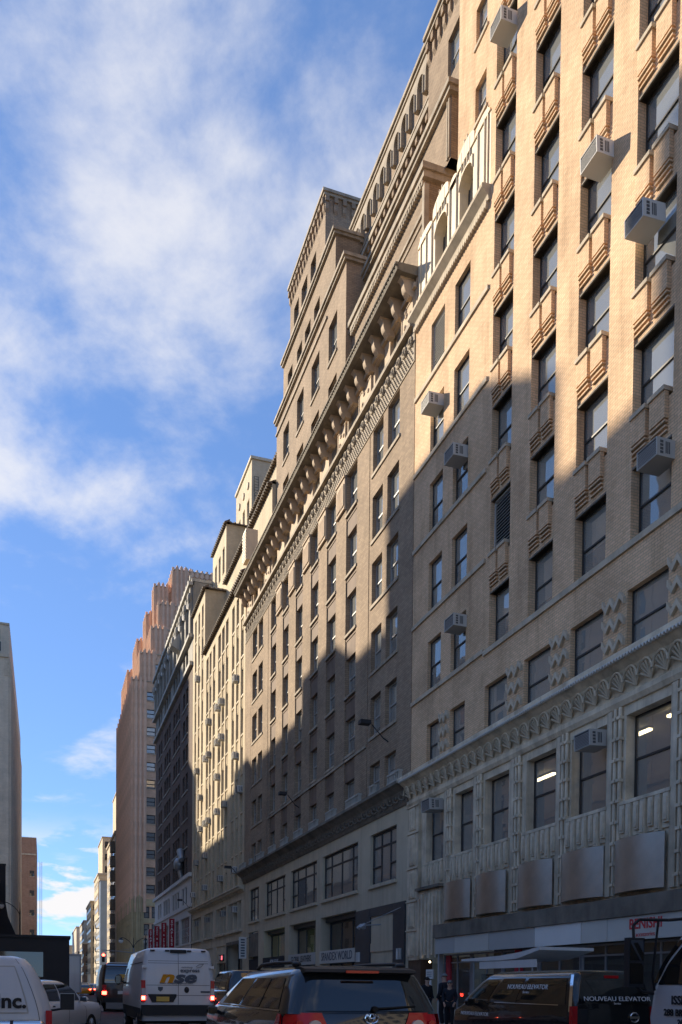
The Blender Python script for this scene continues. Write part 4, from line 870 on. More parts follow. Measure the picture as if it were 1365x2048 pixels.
# buff terracotta base with gothic ribs at the corner
surf('buff_terracotta', (0.50, 0.39, 0.22), var=0.15, vscale=0.8, grime=0.4)
b = MB().box(14.35, 16.45, -.25, .3, 0, 16.2)
for i in range(7): b.box(14.5+i*.28, 14.6+i*.28, -.42, -.2, .2, 16.4+.35*(i % 2)); b.box(14.45+i*.28, 14.68+i*.28, -.36, -.2, 12.4, 12.8)
for i in range(3): b.box(15.2+i*.35, 15.4+i*.35, -.5, -.2, 9, 17.0-.4*abs(i-1))
b.obj('corner_base', 'buff_terracotta', E_)
b = MB()
for k in range(14):
    b.box(14.28, 14.6, .3+k*2.35, .8+k*2.35, 0, 16.3+.5*(k % 2))
b.box(14.38, 14.6, 0, 33.8, 12.0, 12.9); b.box(14.38, 14.6, 0, 33.8, 15.4, 16.0); b.obj('street_base', 'buff_terracotta', E_)
for k in range(13):
    for z in (13.0, 9.8, 6.4): MB().box(14.52, 14.58, .95+k*2.35, 2.5+k*2.35, z, z+2.1).obj('window', 'car_glass_dark', E_)
sw = MB().box(-.03, .03, 0, 1.5, 0, 1.6).mesh('window', 'car_glass_dark'); ss = MB().box(-.12, .02, -.1, 1.6, -.16, 0).mesh('sill', 'pink_terracotta')
for k in range(10):
    for r_ in range(12): o = place('window', sw, E_, (14.58, 1.35+k*3.2, 50.7-3.04*r_)); place('sill', ss, o)
MB().box(16.45, 24, -.12, .0, 12.15, 12.9).box(16.45, 24, -.12, .0, 15.1, 16.3).obj('base_band', 'buff_terracotta', E_)
b = MB(); b.tube([(22.5, 6, 60), (22.5, 6, 66)], .03, 5)
# ------------------------------------------------------------------ far buildings on the right
def far_building(name, label, x, y, wx, ly, h, mat, steps=(), ws=(1.3, 1.7, 3.2, 3.1), side=True, street=True, cols=6, rows=12, wm='frame_dark', z0=4.5):
    t = thing(name, label, 'building', (x, y, 0)); b = MB().box(0, wx, 0, ly, 0, h); b.obj('wall', mat, t)
    for s in steps: MB().box(s[0], wx, s[1], ly, s[3], s[2]).obj('setback_wall', mat, t); MB().box(s[0]-.2, wx, s[1]-.2, ly, s[2], s[2]+.3).obj('coping', 'limestone', t)
    MB().box(-.25, wx, -.25, ly, h, h+.5).obj('cornice', 'limestone', t)
    me = MB().box(-.03, .02, 0, ws[0], 0, ws[1]).mesh('window', wm); fr = MB().box(-.06, .0, -.1, ws[0]+.1, -.15, 0).mesh('sill', 'limestone'); gl = MB().quad((-.035, .08, .08), (-.035, .08, ws[1]*.48), (-.035, ws[0]-.08, ws[1]*.48), (-.035, ws[0]-.08, .08)).mesh('pane', 'car_glass_dark')
    sgn = -1 if x < 0 else 1
    for r_ in range(rows):
        z = z0+r_*ws[3]
        if z+ws[1] > h-.4: break
        if street:
            for c in range(int(ly/ws[2])):
                if sgn > 0: o = place('window', me, t, (0, .8+c*ws[2], z))
                else: o = place('window', me, t, (wx, .8+ws[0]+c*ws[2], z)); o.rotation_euler = (0, 0, R(180))
                place('pane', gl, o); place('sill', fr, o)
        if side:
            for c in range(cols):
                xx = (.7+c*ws[2]) if sgn > 0 else wx-.7-ws[0]-c*ws[2]
                if xx+ws[0] > wx or xx < 0: break
                o = place('window', me, t, (xx+ws[0], 0, z)); o.rotation_euler = (0, 0, R(90)); place('pane', gl, o); place('sill', fr, o)
    for s in steps:
        for r_ in range(int((s[2]-s[3])/ws[3])):
            for c in range(3):
                xx = s[0]+.7+c*ws[2] if sgn > 0 else min(wx, s[4] if len(s) > 4 else wx)-.7-ws[0]-c*ws[2]
                o = place('window', me, t, (xx+ws[0], s[1], s[3]+.8+r_*ws[3])); o.rotation_euler = (0, 0, R(90)); place('pane', gl, o); place('sill', fr, o)
    return t
t = far_building('dark_office_building', 'narrow dark building with projecting bays just beyond the orange tower', 14.4, 191, 20, 26, 33.5, 'beige_brick', ws=(1.6, 1.9, 4.2, 3.1))
for r_ in range(9): MB().box(-.9, 0, 1.5, 4.2, 5+r_*3.1, 7.2+r_*3.1).obj('bay_window', 'dark_stone', t)
far_building('cream_setback_tower', 'distant cream tower with stepped top beyond the orange tower', 14.9, 262, 24, 22, 33, 'cream_brick', steps=((1.2, 1, 44, 33), (5.6, 3, 58.5, 44)), ws=(1.5, 1.9, 3.4, 3.6))
t = far_building('low_tan_building', 'low tan distant building with pale cornice below the cream tower', 14.2, 290, 20, 30, 27.5, 'cream_brick', ws=(1.6, 1.9, 3.8, 3.4))
far_building('blue_clad_building', 'slim distant building clad in pale blue panels behind black fire escapes', 13.7, 232, 12, 4, 28, 'blue_cladding', street=False, side=False)
t = far_building('white_fire_escape_building', 'distant whitish building with black fire escapes down its front', 14.0, 237, 14, 20, 19, 'greywhite_stone')
for r_ in range(5):
    b = MB().box(-1.1, 0, -.05, 3.2, 3.6+r_*3.1, 3.68+r_*3.1)
    for i in range(7): b.cyl((-1.1, -.05+i*.5, 3.65+r_*3.1), (-1.1, -.05+i*.5, 4.6+r_*3.1), .04, n=4)
    b.cyl((-1.1, -.05, 4.6+r_*3.1), (-1.1, 3.2, 4.6+r_*3.1), .05, n=4); b.cyl((-1.0, .1, 3.7+r_*3.1), (-1.0, 2.8, .7+r_*3.1), .06, n=4); b.obj('fire_escape', 'black_iron', t)
far_building('pale_far_building', 'pale low building far down the right side of the street', 13.8, 330, 20, 40, 24, 'greywhite_stone'); far_building('grey_far_building', 'grey block farthest down the right side of the street', 13.5, 400, 20, 60, 26, 'beige_brick', rows=4)
far_building('small_brown_building', 'small dark brown far building with heavy cornice on right side', 12.9, 312, 12, 8, 15, 'dark_brick'); far_building('cream_far_block', 'cream block at the far end of the street behind vehicles', 12.5, 480, 26, 40, 21, 'cream_brick', rows=4)
# ------------------------------------------------------------------ left side beyond the avenue
Lb = far_building('beige_pilaster_building', 'tall beige building with vertical pilasters at the left edge', -41, 156, 35.4, 76, 55.5, 'beige_brick', steps=((0, 3, 62, 55.5, 34.6),), side=False, street=False)
for i in range(22): MB().box(35.4, 35.75, .3+i*3.45, 1.3+i*3.45, 4, 55).box(35.4, 35.6, 1.7+i*3.45, 3.3+i*3.45, 54, 55.4).obj('pilaster', 'beige_brick', Lb)
for i in range(22):
    for r_ in range(14): MB().box(35.3, 35.45, 1.8+i*3.45, 3.2+i*3.45, 6+r_*3.4, 8.2+r_*3.4).obj('window', 'car_glass_dark', Lb) if i < 12 else None
MB().box(34.7, 35.5, -.1, 1.2, 52.5, 55.4).obj('corner_panel', 'limestone', Lb); MB().box(32.9, 34.2, -.06, .1, 56.5, 58).obj('window', 'car_glass_dark', Lb)
MB().box(0, 31.5, 8, 76, 62, 74).obj('setback_wall', 'beige_brick', Lb)  # unseen rear tier, added tall to shade the dark brick building
far_building('brown_left_tower', 'brown brick building with stepped top behind the beige one, left', -22, 330, 19.4, 40, 47, 'orange_brick' if False else 'pink_brick' if 'pink_brick' in MATS else 'orange_brick', steps=((0, 0, 53, 47, 17.2),), street=False, ws=(1.6, 2.0, 4.5, 7.0), cols=2)
t = thing('scaffold_tower', 'dark building frame under scaffolding far down the left side', 'building', (-22, 470, 0))
b = MB().box(0, 17.6, 0, 12, 0, 44); b.obj('wall', 'dark_panel', t)
b = MB()
for i in range(9): b.box(8+i*1.25, 8.15+i*1.25, -1, -.85, 0, 53)
for k in range(16): b.box(8, 18.4, -1, -.85, 3.3*k, 3.3*k+.18)
for k in range(15): b.box(18.2, 18.35, -1, 11, 3.3*k, 3.3*k+.18)
for i in range(8): b.box(18.2, 18.35, -1+i*1.6, -.85+i*1.6, 0, 51)
b.obj('scaffolding', 'louver_metal', t)
t = thing('hoist_mast', 'thin lattice hoist mast beside the scaffolded building', 'mast', (-2.2, 468, 0))
b = MB()
for x in (0, 1.1):
    for y in (0, 1.1): b.box(x, x+.14, y, y+.14, 0, 63)
for k in range(57): b.cyl((0.05, 0, k*1.1), (1.15, 0, k*1.1+1.1), .06, n=4); b.box(0, 1.2, 0, .12, k*1.1, k*1.1+.12)
b.obj('lattice', 'louver_metal', t)
# ------------------------------------------------------------------ unseen near left row and rear building, plus slabs added to cast shadows
def row_building(name, label, y0, y1, h, mat, bump=None, right=False, x=XL, dp=16):
    t = thing(name, label, 'building', (x, 0, 0)); s = 1 if right else -1
    b = MB(); b.box(min(0, dp*s), max(0, dp*s), y0, y1, .1, h)
    if bump: b.box(min(s*.2, (dp-.2)*s), max(s*.2, (dp-.2)*s), bump[0], bump[1], h, bump[2])
    b.obj('wall', mat, t); MB().box(min(-.3*s, dp*s), max(-.3*s, dp*s), y0, y1, h, h+.4).obj('cornice', 'limestone', t)
    me = cached(('rw', s), lambda: MB().box(min(-.05*s, .05*s), max(-.05*s, .05*s), 0, 1.5, 0, 1.9).mesh('window', 'car_glass_dark'))
    for r_ in range(int((h-6)/3.15)):
        for c in range(int((y1-y0-1)/3.0)): place('window', me, t, (0, y0+.9+c*3.0, 5.5+r_*3.15))
    return t
for nm, lb, y0, y1, h, mm in (('low_shop_building', 'low shop row behind the viewer on the left side', -70, 37.9, 9, 'cream_brick'), ('brick_loft_building', 'low brick loft building opposite the tan building, outside the left edge', 38, 62.4, 14, 'cream_brick'),
                              ('stone_loft_building', 'low stone loft building opposite the brown building, outside the left edge', 62.5, 97.5, 13, 'cream_brick'), ('avenue_corner_building', 'low corner building before the avenue, outside the left edge', 97.6, 121.5, 14, 'beige_brick')):
    row_building(nm, lb, y0, y1, h, mm, dp=7)
for lb, x, y0, y1, h, bp in (('tallest unseen shadow slab added behind the low left row, nearest the viewer', -19.4, 45, 61.9, 47.6, None), ('unseen shadow slab added behind the low left row, second nearest the viewer', -19.4, 62, 70.6, 40.6, (67.3, 70.5, 41.8)), ('unseen shadow slab added behind the low left row, third nearest the viewer', -19.4, 70.7, 80, 46.6, None),
                             ('long unseen shadow slab with a raised part added behind the low left row', -19.4, 80.1, 108.2, 41.5, (88, 93.8, 44.4)), ('unseen shadow slab added behind the low left row near the avenue', -19.4, 108.3, 117.3, 41.1, (108.4, 113.2, 43.3)), ('lower unseen shadow slab added just behind the corner building before the avenue', -13.2, 109.5, 121, 33.8, None)):
    row_building('shadow_slab', lb, y0, y1, h, 'beige_brick', bp, x=x, dp=3.5)  # unseen thin slabs, added and sized to cast shadows on the right facades
row_building('corner_loft_building', 'sunlit brick building behind the viewer on the right side', -70, 5.9, 19, 'beige_brick', None, True, XR+.05)

sg = thing('blade_sign', 'dark vertical sign panel hanging at the far left edge above the street lamp', 'sign', (XL, 118, 0))
MB().prism([(.0, 16.3), (1.0, 16.3), (1.0, 11.5), (1.3, 9.8), (2.2, 7.6), (2.2, 6.9), (.0, 6.9)], 'y', -.12, .12).obj('panel', 'sign_dark', sg); MB().box(-.05, 1.05, -.16, .16, 16.3, 16.5).obj('cap', 'black_iron', sg)
# ------------------------------------------------------------------ vehicles (local frame: +y forward, rear at y = 0)
def rrect(hw, y0, y1, z, r=.2, n=4):
    pts = []; r = min(r, hw*.9, (y1-y0)*.45)
    for cx, cy, a in ((hw-r, y0+r, -90), (hw-r, y1-r, 0), (-hw+r, y1-r, 90), (-hw+r, y0+r, 180)):
        for i in range(n+1):
            t = R(a+90*i/n); pts.append((cx+r*math.cos(t), cy+r*math.sin(t), z))
    return pts
class Hull:
    """stack of levels (z, half width, y rear, y front) -> rounded body, with panels laid on its faces"""
    def __init__(s, lv, r=.2): s.lv = lv; s.r = r
    def at(s, z):
        for a, b in zip(s.lv, s.lv[1:]):
            if a[0] <= z <= b[0]:
                t = (z-a[0])/(b[0]-a[0]); return [a[i]+(b[i]-a[i])*t for i in range(4)]
        return list(s.lv[-1] if z > s.lv[-1][0] else s.lv[0])
    def body(s, name, mat, par): return MB().loft([rrect(l[1], l[2], l[3], l[0], s.r) for l in s.lv]).obj(name, mat, par, smooth=50, fix=True)
    def pt(s, face, f, z, e):
        _, hw, y0, y1 = s.at(z)
        if face == 'rear':
            a = abs(f); k = max(0, a-(1-s.r/hw))/(s.r/hw) if hw > 0 else 0
            return (hw*f, y0+s.r*(1-math.sqrt(max(0, 1-k*k)))-e, z)
        if face == 'front': return (hw*f, y1+e, z)
        y = y0+(y1-y0)*f
        return ((hw+e) if face == 'right' else -(hw+e), y, z)
    def panel(s, name, mat, par, face, poly, e=.008, n=6, m_=5, th=.0):
        """poly: (f at z0 left, f at z0 right, f at z1 left, f at z1 right, z0, z1)"""
        a0, b0, a1, b1, z0, z1 = poly; vs = []; fs = []
        for j in range(m_+1):
            t = j/m_; z = z0+(z1-z0)*t; a = a0+(a1-a0)*t; b = b0+(b1-b0)*t
            vs += [s.pt(face, a+(b-a)*i/n, z, e) for i in range(n+1)]
        for j in range(m_):
            for i in range(n): k = j*(n+1)+i; fs.append((k, k+1, k+n+2, k+n+1))
        return MB().add(vs, fs).obj(name, mat, par, smooth=60, fix=True)
def wheel(par, x, y, r=.33, w=.22):
    def ty():
        b = MB(); prof = [(r*.62, -w/2), (r*.93, -w/2), (r, -w*.32), (r, w*.32), (r*.93, w/2), (r*.62, w/2)]; n = 20
        b.loft([[(px_, q*math.cos(2*math.pi*i/n), q*math.sin(2*math.pi*i/n)) for q, px_ in prof] for i in range(n)]+[[(px_, q, 0) for q, px_ in prof]], False); return b.mesh('tyre', 'rubber', 40)
    def ri():
        b = MB(); b.cyl((-w*.4, 0, 0), (w*.4, 0, 0), r*.63, n=16)
        for k in range(5): t = 2*math.pi*k/5; b.cyl((w*.42, 0, 0), (w*.42, r*.55*math.cos(t), r*.55*math.sin(t)), .04, n=5); b.cyl((-w*.42, 0, 0), (-w*.42, r*.55*math.cos(t), r*.55*math.sin(t)), .04, n=5)
        return b.mesh('rim', 'galvanised', 40)
    o = place('wheel', cached(('ty', r, w), ty), par, (x, y, r)); place('rim', cached(('ri', r, w), ri), o); return o
def wheels(par, hw, ys, r=.33, w=.22):
    for y in ys:
        for x in (-hw, hw): wheel(par, x, y, r, w)
def mirror(par, x, y, z, w=.22, h=.18, mat='plastic_dark', arm=None):
    s = 1 if x > 0 else -1
    o = MB().ell((0, 0, 0), (w/2, .09, h/2), 10, 6).obj('mirror', mat, par, (x, y, z), smooth=60); MB().box(-w*.38, w*.38, -.095, -.085, -h*.36, h*.36).obj('mirror_glass', 'car_glass_dark', o)
    MB().cyl((0, .02, 0), (-s*(w*.9), .06, -h*.35), .03, n=6).obj('arm', mat, o); return o
# --- dark slate minivan, centre foreground
V = thing('minivan', 'dark slate blue minivan seen from behind in the centre foreground', 'minivan', (3.47, 9.22, 0))
low = Hull([(.28, .80, .10, 4.9), (.45, .95, .0, 5.05), (.80, .985, -.02, 5.08), (1.05, .985, 0, 4.95), (1.2, .96, .03, 4.35), (1.24, .93, .05, 4.1)], .28)
low.body('body', 'car_slate', V)
up = Hull([(1.2, .955, .03, 4.3), (1.4, .885, .13, 3.75), (1.62, .80, .26, 3.1), (1.70, .74, .32, 2.85), (1.745, .60, .45, 2.6), (1.76, .35, .7, 2.3)], .22)
up.body('roof', 'car_slate', V)
up.panel('rear_window', 'car_glass_dark', V, 'rear', (-.93, .93, -.90, .90, 1.235, 1.635), .008, 10, 6)
for f in ('left', 'right'):
    up.panel('side_window', 'car_glass_dark', V, f, (.075, .29, .10, .30, 1.25, 1.61)); up.panel('side_window', 'car_glass_dark', V, f, (.31, .56, .32, .58, 1.25, 1.61)); up.panel('side_window', 'car_glass_dark', V, f, (.585, .86, .605, .90, 1.25, 1.61))
    up.panel('belt_trim', 'chrome', V, f, (.06, .88, .06, .88, 1.222, 1.238), .012)
up.panel('windshield', 'car_glass_dark', V, 'front', (-.88, .88, -.85, .85, 1.25, 1.62))
for s in (-1, 1):
    a, b = (s*.995, s*.43)
    q = low.panel('tail_light', 'lamp_red', V, 'rear', (min(a, b), max(a, b), min(s*.995, s*.56), max(s*.995, s*.56), .98, 1.215), .014, 8, 4)
    MB().cyl((s*.62, -.045, 1.06), (s*.62, .05, 1.06), .075, n=14).obj('reverse_lamp', 'lamp_clear', q); MB().cyl((s*.80, -.03, 1.09), (s*.80, .05, 1.09), .04, n=12).obj('bulb', 'lamp_red', q)
    low.panel('tail_light', 'lamp_red', V, 'left' if s < 0 else 'right', (.035, .085, .035, .065, .98, 1.2), .01)
    r_ = MB(); r_.tube([(s*.66, .55, 1.735), (s*.66, .75, 1.79), (s*.67, 1.6, 1.80), (s*.66, 2.3, 1.79), (s*.65, 2.6, 1.74)], .024, 8); r_.ell((s*.66, .62, 1.765), (.05, .12, .04), 8, 6); r_.obj('roof_rail', 'plastic_dark', V, smooth=60)
    mirror(V, s*1.08, 3.75, 1.14, .18, .14, mat='plastic_dark')
MB().prism([(.19, 1.675), (.30, 1.655), (.6, 1.735), (.45, 1.742), (.2, 1.71)], 'x', -.68, .68).obj('spoiler', 'plastic_dark', V); MB().box(-.2, .2, .148, .17, 1.665, 1.695).obj('stop_lamp', 'lamp_red', V)
b = MB(); b.tube([(.1, .03, 1.262), (.3, .035, 1.27), (.62, .06, 1.29)], .012, 5); b.cyl((.1, -.02, 1.255), (.1, .06, 1.255), .035, n=8); b.obj('wiper', 'rubber', V)
MB().cyl((-.62, .2, 1.62), (-.62, .2, 1.62001), .001, n=3) if False else None
em = MB()
for rx, rz, oz in ((.082, .056, 0), (.05, .028, .026), (.026, .055, 0)):
    em.tube([(rx*math.cos(2*math.pi*i/20), 0, oz+rz*math.sin(2*math.pi*i/20)) for i in range(21)], .009, 5)
em.obj('emblem', 'chrome', V, (.06, -.0, 1.15), smooth=60)
MB().box(-.35, .35, -.02, .02, .9, .98).obj('plate_garnish', 'chrome', V); MB().box(-.16, .16, -.04, -.01, .74, .9).obj('license_plate', 'plate_yellow', V); MB().box(-.9, .9, -.06, .1, .4, .62).obj('bumper', 'car_slate', V)
wheels(V, .86, (1.05, 4.1), .34, .23)
# --- white cargo van with orange and grey lettering
V = thing('cargo_van', 'white cargo van with orange and grey lettering on its rear doors', 'van', (3.52, 24.2, 0))
h = Hull([(.5, .98, .02, 5.85), (.9, 1.01, 0, 5.95), (1.35, 1.02, 0, 5.8), (1.8, 1.0, .01, 5.2), (2.25, .93, .05, 4.6), (2.44, .885, .09, 4.3), (2.50, .80, .16, 4.2), (2.53, .5, .35, 4.0)], .12); h.body('body', 'van_white', V)
for f in (-1, 1):
    d_ = h.panel('rear_door', 'van_white', V, 'rear', ((-.86, -.008, -.89, -.008, .95, 2.42) if f < 0 else (.008, .86, .008, .89, .95, 2.42)), .006, 6, 6)
    for z in (1.48, 1.2): h.panel('door_crease', 'plastic_dark', d_, 'rear', ((-.86, -.01, -.86, -.01, z, z+.012) if f < 0 else (.01, .86, .01, .86, z, z+.012)), .008, 4, 1)
    for z in (2.15, 2.09): h.panel('door_crease', 'plastic_dark', d_, 'rear', ((-.87, -.01, -.87, -.01, z, z+.01) if f < 0 else (.01, .87, .01, .87, z, z+.01)), .008, 4, 1)
    MB().box(f*.92-.07, f*.92+.07, -.03, .02, 1.96, 2.03).obj('hinge', 'van_white', V)
    tl = MB().box(-.055, .055, -.02, .1, 1.02, 1.62).obj('tail_light', 'lamp_red', V, (f*.95, 0, 0)); MB().box(-.05, .05, -.026, 0, 1.2, 1.4).obj('reverse_lamp', 'lamp_clear', tl); MB().box(-.05, .05, -.028, 0, 1.08, 1.19).obj('lit_lamp', 'stop_red', tl); MB().box(-.03, .03, -.031, 0, 1.11, 1.16).obj('lit_core', 'stop_core', tl)
    h.panel('window', 'car_glass_dark', V, 'left' if f < 0 else 'right', (.80, .94, .80, .90, 1.45, 2.0)); h.panel('side_crease', 'plastic_dark', V, 'left' if f < 0 else 'right', (.02, .75, .02, .75, 2.1, 2.125), .01, 6, 1)
    h.panel('side_skirt', 'plastic_dark', V, 'left' if f < 0 else 'right', (.0, .95, .0, .95, .52, .85), .02)
    mirror(V, f*1.22, 4.9, 1.65, .25, .35)
h.panel('door_seam', 'plastic_dark', V, 'rear', (-.006, .006, -.006, .006, .95, 2.43), .009, 1, 6)
MB().box(-.22, .22, .03, .1, 2.38, 2.47).obj('stop_lamp', 'plastic_dark', V)
for x in (-.7, -.3, .3, .7): MB().box(x-.06, x+.06, .04, .1, 2.42, 2.46).obj('marker_lamp', 'plastic_dark', V)
MB().prism([(-.83, 1.24), (-.05, 1.24), (-.05, 1.17), (-.14, 1.02), (-.72, 1.02), (-.8, 1.17)], 'y', -.03, .01).obj('plate_recess', 'plastic_dark', V); MB().box(-.6, -.25, -.045, -.02, 1.04, 1.17).obj('license_plate', 'plate_yellow', V)
MB().ell((.23, -.01, 1.36), (.07, .03, .09), 10, 6).obj('door_handle', 'plastic_dark', V); MB().prism([(-.56, 1.44), (-.42, 1.44), (-.43, 1.36), (-.49, 1.31), (-.55, 1.36)], 'y', -.025, .01).obj('emblem', 'text_grey', V)
MB().box(.62, .88, -.02, 0, 1.28, 1.33).obj('name_badge', 'text_grey', V)
MB().box(-1.0, 1.0, -.10, .15, .66, .94).obj('bumper', 'plastic_dark', V); MB().box(-.9, .9, .1, 5, .42, .6).obj('underbody', 'rubber', V)
lettering('lettering', 'n', .44, 'text_orange', V, (-.33, -.012, 1.70), '-y', shear=.25, sx=1.7, bold=.02); lettering('lettering', 'se', .44, 'text_grey', V, (.17, -.012, 1.70), '-y', shear=.25, sx=1.55, bold=.02)
lettering('lettering', 'express', .15, 'text_grey', V, (.32, -.012, 1.90), '-y', sx=1.15, bold=.003); lettering('lettering', 'nonstop', .085, 'text_grey', V, (.24, -.012, 1.99), '-y', sx=1.1)
lettering('lettering', 'www.nonstopexpress.com', .085, 'text_grey', V, (-.05, -.012, 1.545), '-y'); b = MB(); b.tube([(.48, -.012, 2.0), (.56, -.012, 2.06), (.7, -.012, 2.09), (.62, -.012, 2.0), (.5, -.012, 1.97)], .008, 4); b.obj('logo_wing', 'text_grey', V)
wheels(V, .9, (1.1, 4.9), .36, .24)
# --- black service van parked on the right
V = thing('service_van', 'glossy black service van with white lettering parked on the right', 'van', (9.62, 13.05, 0))
h = Hull([(.3, .80, .05, 4.7), (.6, .88, 0, 4.75), (1.0, .89, 0, 4.7), (1.14, .88, .0, 4.25), (1.3, .86, .02, 4.12), (1.6, .80, .08, 3.62), (1.76, .75, .12, 3.28), (1.83, .62, .2, 3.1), (1.85, .4, .5, 2.8)], .16); h.body('body', 'car_black', V)
for f in ('left', 'right'):
    h.panel('side_window', 'car_glass_dark', V, f, (.05, .42, .06, .45, 1.22, 1.70)); w_ = h.panel('side_window', 'car_glass_dark', V, f, (.46, .70, .49, .74, 1.22, 1.70)); h.panel('front_window', 'car_glass', V, f, (.73, .93, .76, .93, 1.22, 1.68))
    h.panel('window_trim', 'chrome', V, f, (.10, .66, .10, .66, 1.205, 1.218), .012, 8, 1)
    h.panel('roof_trim', 'chrome', V, f, (.05, .97, .05, .97, 1.745, 1.757), .012, 8, 1)
    mirror(V, (-1 if f == 'left' else 1)*1.02, 3.6, 1.2, mat='car_black')
h.panel('rear_window', 'car_glass_dark', V, 'rear', (-.85, .85, -.82, .82, 1.25, 1.66)); h.panel('corner_trim', 'chrome', V, 'rear', (-.995, -.965, -.995, -.965, 1.1, 1.76), .012, 1, 6)
MB().box(-.15, .15, .1, .14, 1.70, 1.75).obj('stop_lamp', 'lamp_red', V); h.panel('windshield', 'car_glass', V, 'front', (-.85, .85, -.85, .85, 1.2, 1.7))
for s in (-1, 1): MB().box(s*.83-.05, s*.83+.05, -.02, .08, .85, 1.2).obj('tail_light', 'lamp_red', V)
b = MB(); b.tube([(.09*math.cos(2*math.pi*i/18), 0, .085*math.sin(2*math.pi*i/18)) for i in range(19)], .014, 6); b.box(-.1, .1, -.014, .014, -.02, .02); b.obj('emblem', 'chrome', V, (.42, -.02, 1.0), smooth=60)
lt = lettering('lettering', 'NOUVEAU ELEVATOR', .115, 'text_white', V, (-.3, -.035, 1.40), '-y', sx=1.25); lt.rotation_euler = (R(79), 0, 0); lt.location = (.05, -.02, 1.33)
lt = lettering('lettering', 'Service', .05, 'text_white', V, (.05, -.02, 1.25), '-y'); lt.rotation_euler = (R(85), 0, 0)
for s_, sz, y, z in (('NOUVEAU ELEVATOR', .13, 1.6, 1.53), ('Service', .07, 1.6, 1.43), ('NOUVEAU ELEVATOR', .11, 3.6, .95)):
    lt = lettering('lettering', s_, sz, 'text_white', V, (-.835, y, z), '-x', sx=1.15, shear=.12)
    lt.rotation_euler = (R(79), 0, R(-90)) if z > 1.2 else (R(90), 0, R(-90)); lt.location.x = -(h.at(z)[1]+.014)
wheels(V, .78, (.95, 3.75), .32, .21)
MB().box(-.4, .35, 3.3, 3.34, 1.1, 1.3).obj('dashboard_paper', 'plate_yellow', V)
# --- white delivery truck at the right edge
V = thing('delivery_truck', 'white delivery truck cab with tall black mirror at the right edge', 'truck', (9.35, 2.0, 0))
h = Hull([(.55, 1.08, 5.4, 8.45), (1.1, 1.12, 5.4, 8.5), (1.5, 1.12, 5.4, 8.42), (1.9, 1.10, 5.4, 8.25), (2.25, 1.05, 5.4, 7.95), (2.45, .98, 5.45, 7.7), (2.52, .8, 5.6, 7.5)], .25); h.body('cab', 'van_white', V)
MB().box(-1.15, 1.15, 0, 5.2, .85, 3.3).obj('cargo_box', 'van_white', V); MB().box(-.5, .5, .2, 8.2, .45, .8).obj('chassis', 'rubber', V)
for f in ('left', 'right'):
    h.panel('side_window', 'car_glass_dark', V, f, (.30, .93, .34, .86, 1.58, 2.28)); h.panel('quarter_window', 'car_glass_dark', V, f, (.935, .965, .89, .93, 1.6, 2.2)); h.panel('door_seam', 'plastic_dark', V, f, (.27, .275, .27, .275, .7, 2.3), .012, 1, 8); h.panel('door_seam', 'plastic_dark', V, f, (.27, .93, .27, .93, .86, .875), .012, 8, 1)
    s = -1 if f == 'left' else 1
    m_ = MB().box(-.13, .13, -.05, .06, -.38, .32).obj('mirror', 'plastic_dark', V, (s*1.42, 8.32, 1.92)); MB().box(-.11, .11, -.06, -.05, -.33, -.04).obj('mirror_glass', 'car_glass_dark', m_); MB().box(-.11, .11, -.06, -.05, 0, .28).obj('mirror_glass', 'car_glass_dark', m_)
    MB().tube([(s*1.42, 8.34, 2.2), (s*1.42, 8.36, 2.42), (s*1.36, 8.3, 2.5), (s*1.1, 8.0, 2.48), (s*.9, 7.8, 2.5)], .022, 6).tube([(s*1.42, 8.34, 1.6), (s*1.3, 8.3, 1.48), (s*1.1, 8.3, 1.45)], .022, 6).tube([(s*1.2, 8.1, 2.47), (s*1.2, 8.2, 1.7), (s*1.12, 8.25, 1.5)], .018, 6).obj('mirror_arm', 'black_iron', V)
h.panel('windshield', 'car_glass_dark', V, 'front', (-.9, .9, -.88, .88, 1.5, 2.3))
for s_, sz, z in (('ISSEKS', .17, 1.36), ('288 BROOME', .13, 1.19), ('267-', .11, 1.06)): lettering('lettering', s_, sz, 'text_dark', V, (-1.134, 7.65, z), '-x', bold=.003)
MB().ell((-.9, 7.6, 2.52), (.12, .2, .06), 8, 5).obj('roof_marker', 'lamp_clear', V)
wheels(V, .95, (1.4, 7.4), .42, .26)
# --- white van on the left
V = thing('panel_van', 'old white panel van with black lettering at the lower left edge', 'van', (-.85, 15.5, 0))
h = Hull([(.4, .97, .0, 5.2), (.82, 1.0, 0, 5.3), (1.1, .96, .02, 4.9), (1.3, .90, .04, 4.5), (1.6, .77, .09, 4.0), (1.8, .66, .14, 3.6), (1.92, .54, .2, 3.4), (1.97, .38, .35, 3.2)], .2); h.body('body', 'van_white', V)
for f, p_ in (('rear', (-.62, .60, -.58, .56, 1.02, 1.78)),):
    q = h.panel('rear_door', 'van_white', V, f, (-.78, .78, -.72, .72, .90, 1.90), .008, 8, 6); q2 = h.panel('door_panel', 'van_white', V, f, p_, .03, 8, 6)
    for a in ((.60, .625, .56, .585), (-.645, -.62, -.605, -.58)): h.panel('panel_edge', 'sign_grey', q2, f, (*a, 1.02, 1.78), .022, 1, 6)
    h.panel('panel_edge', 'sign_grey', q2, f, (-.645, .625, -.64, .62, 1.0, 1.02), .022, 8, 1); h.panel('panel_edge', 'sign_grey', q2, f, (-.605, .585, -.60, .58, 1.78, 1.80), .022, 8, 1)
for a in ((.785, .795, .725, .735), (-.795, -.785, -.735, -.725)): h.panel('door_seam', 'plastic_dark', V, 'rear', (*a, .88, 1.92), .006, 1, 6)
lettering('lettering', 'Inc.', .33, 'text_dark', V, (.33, -.04, 1.20), '-y', bold=.012, sx=1.05).rotation_euler = (R(84), 0, 0)
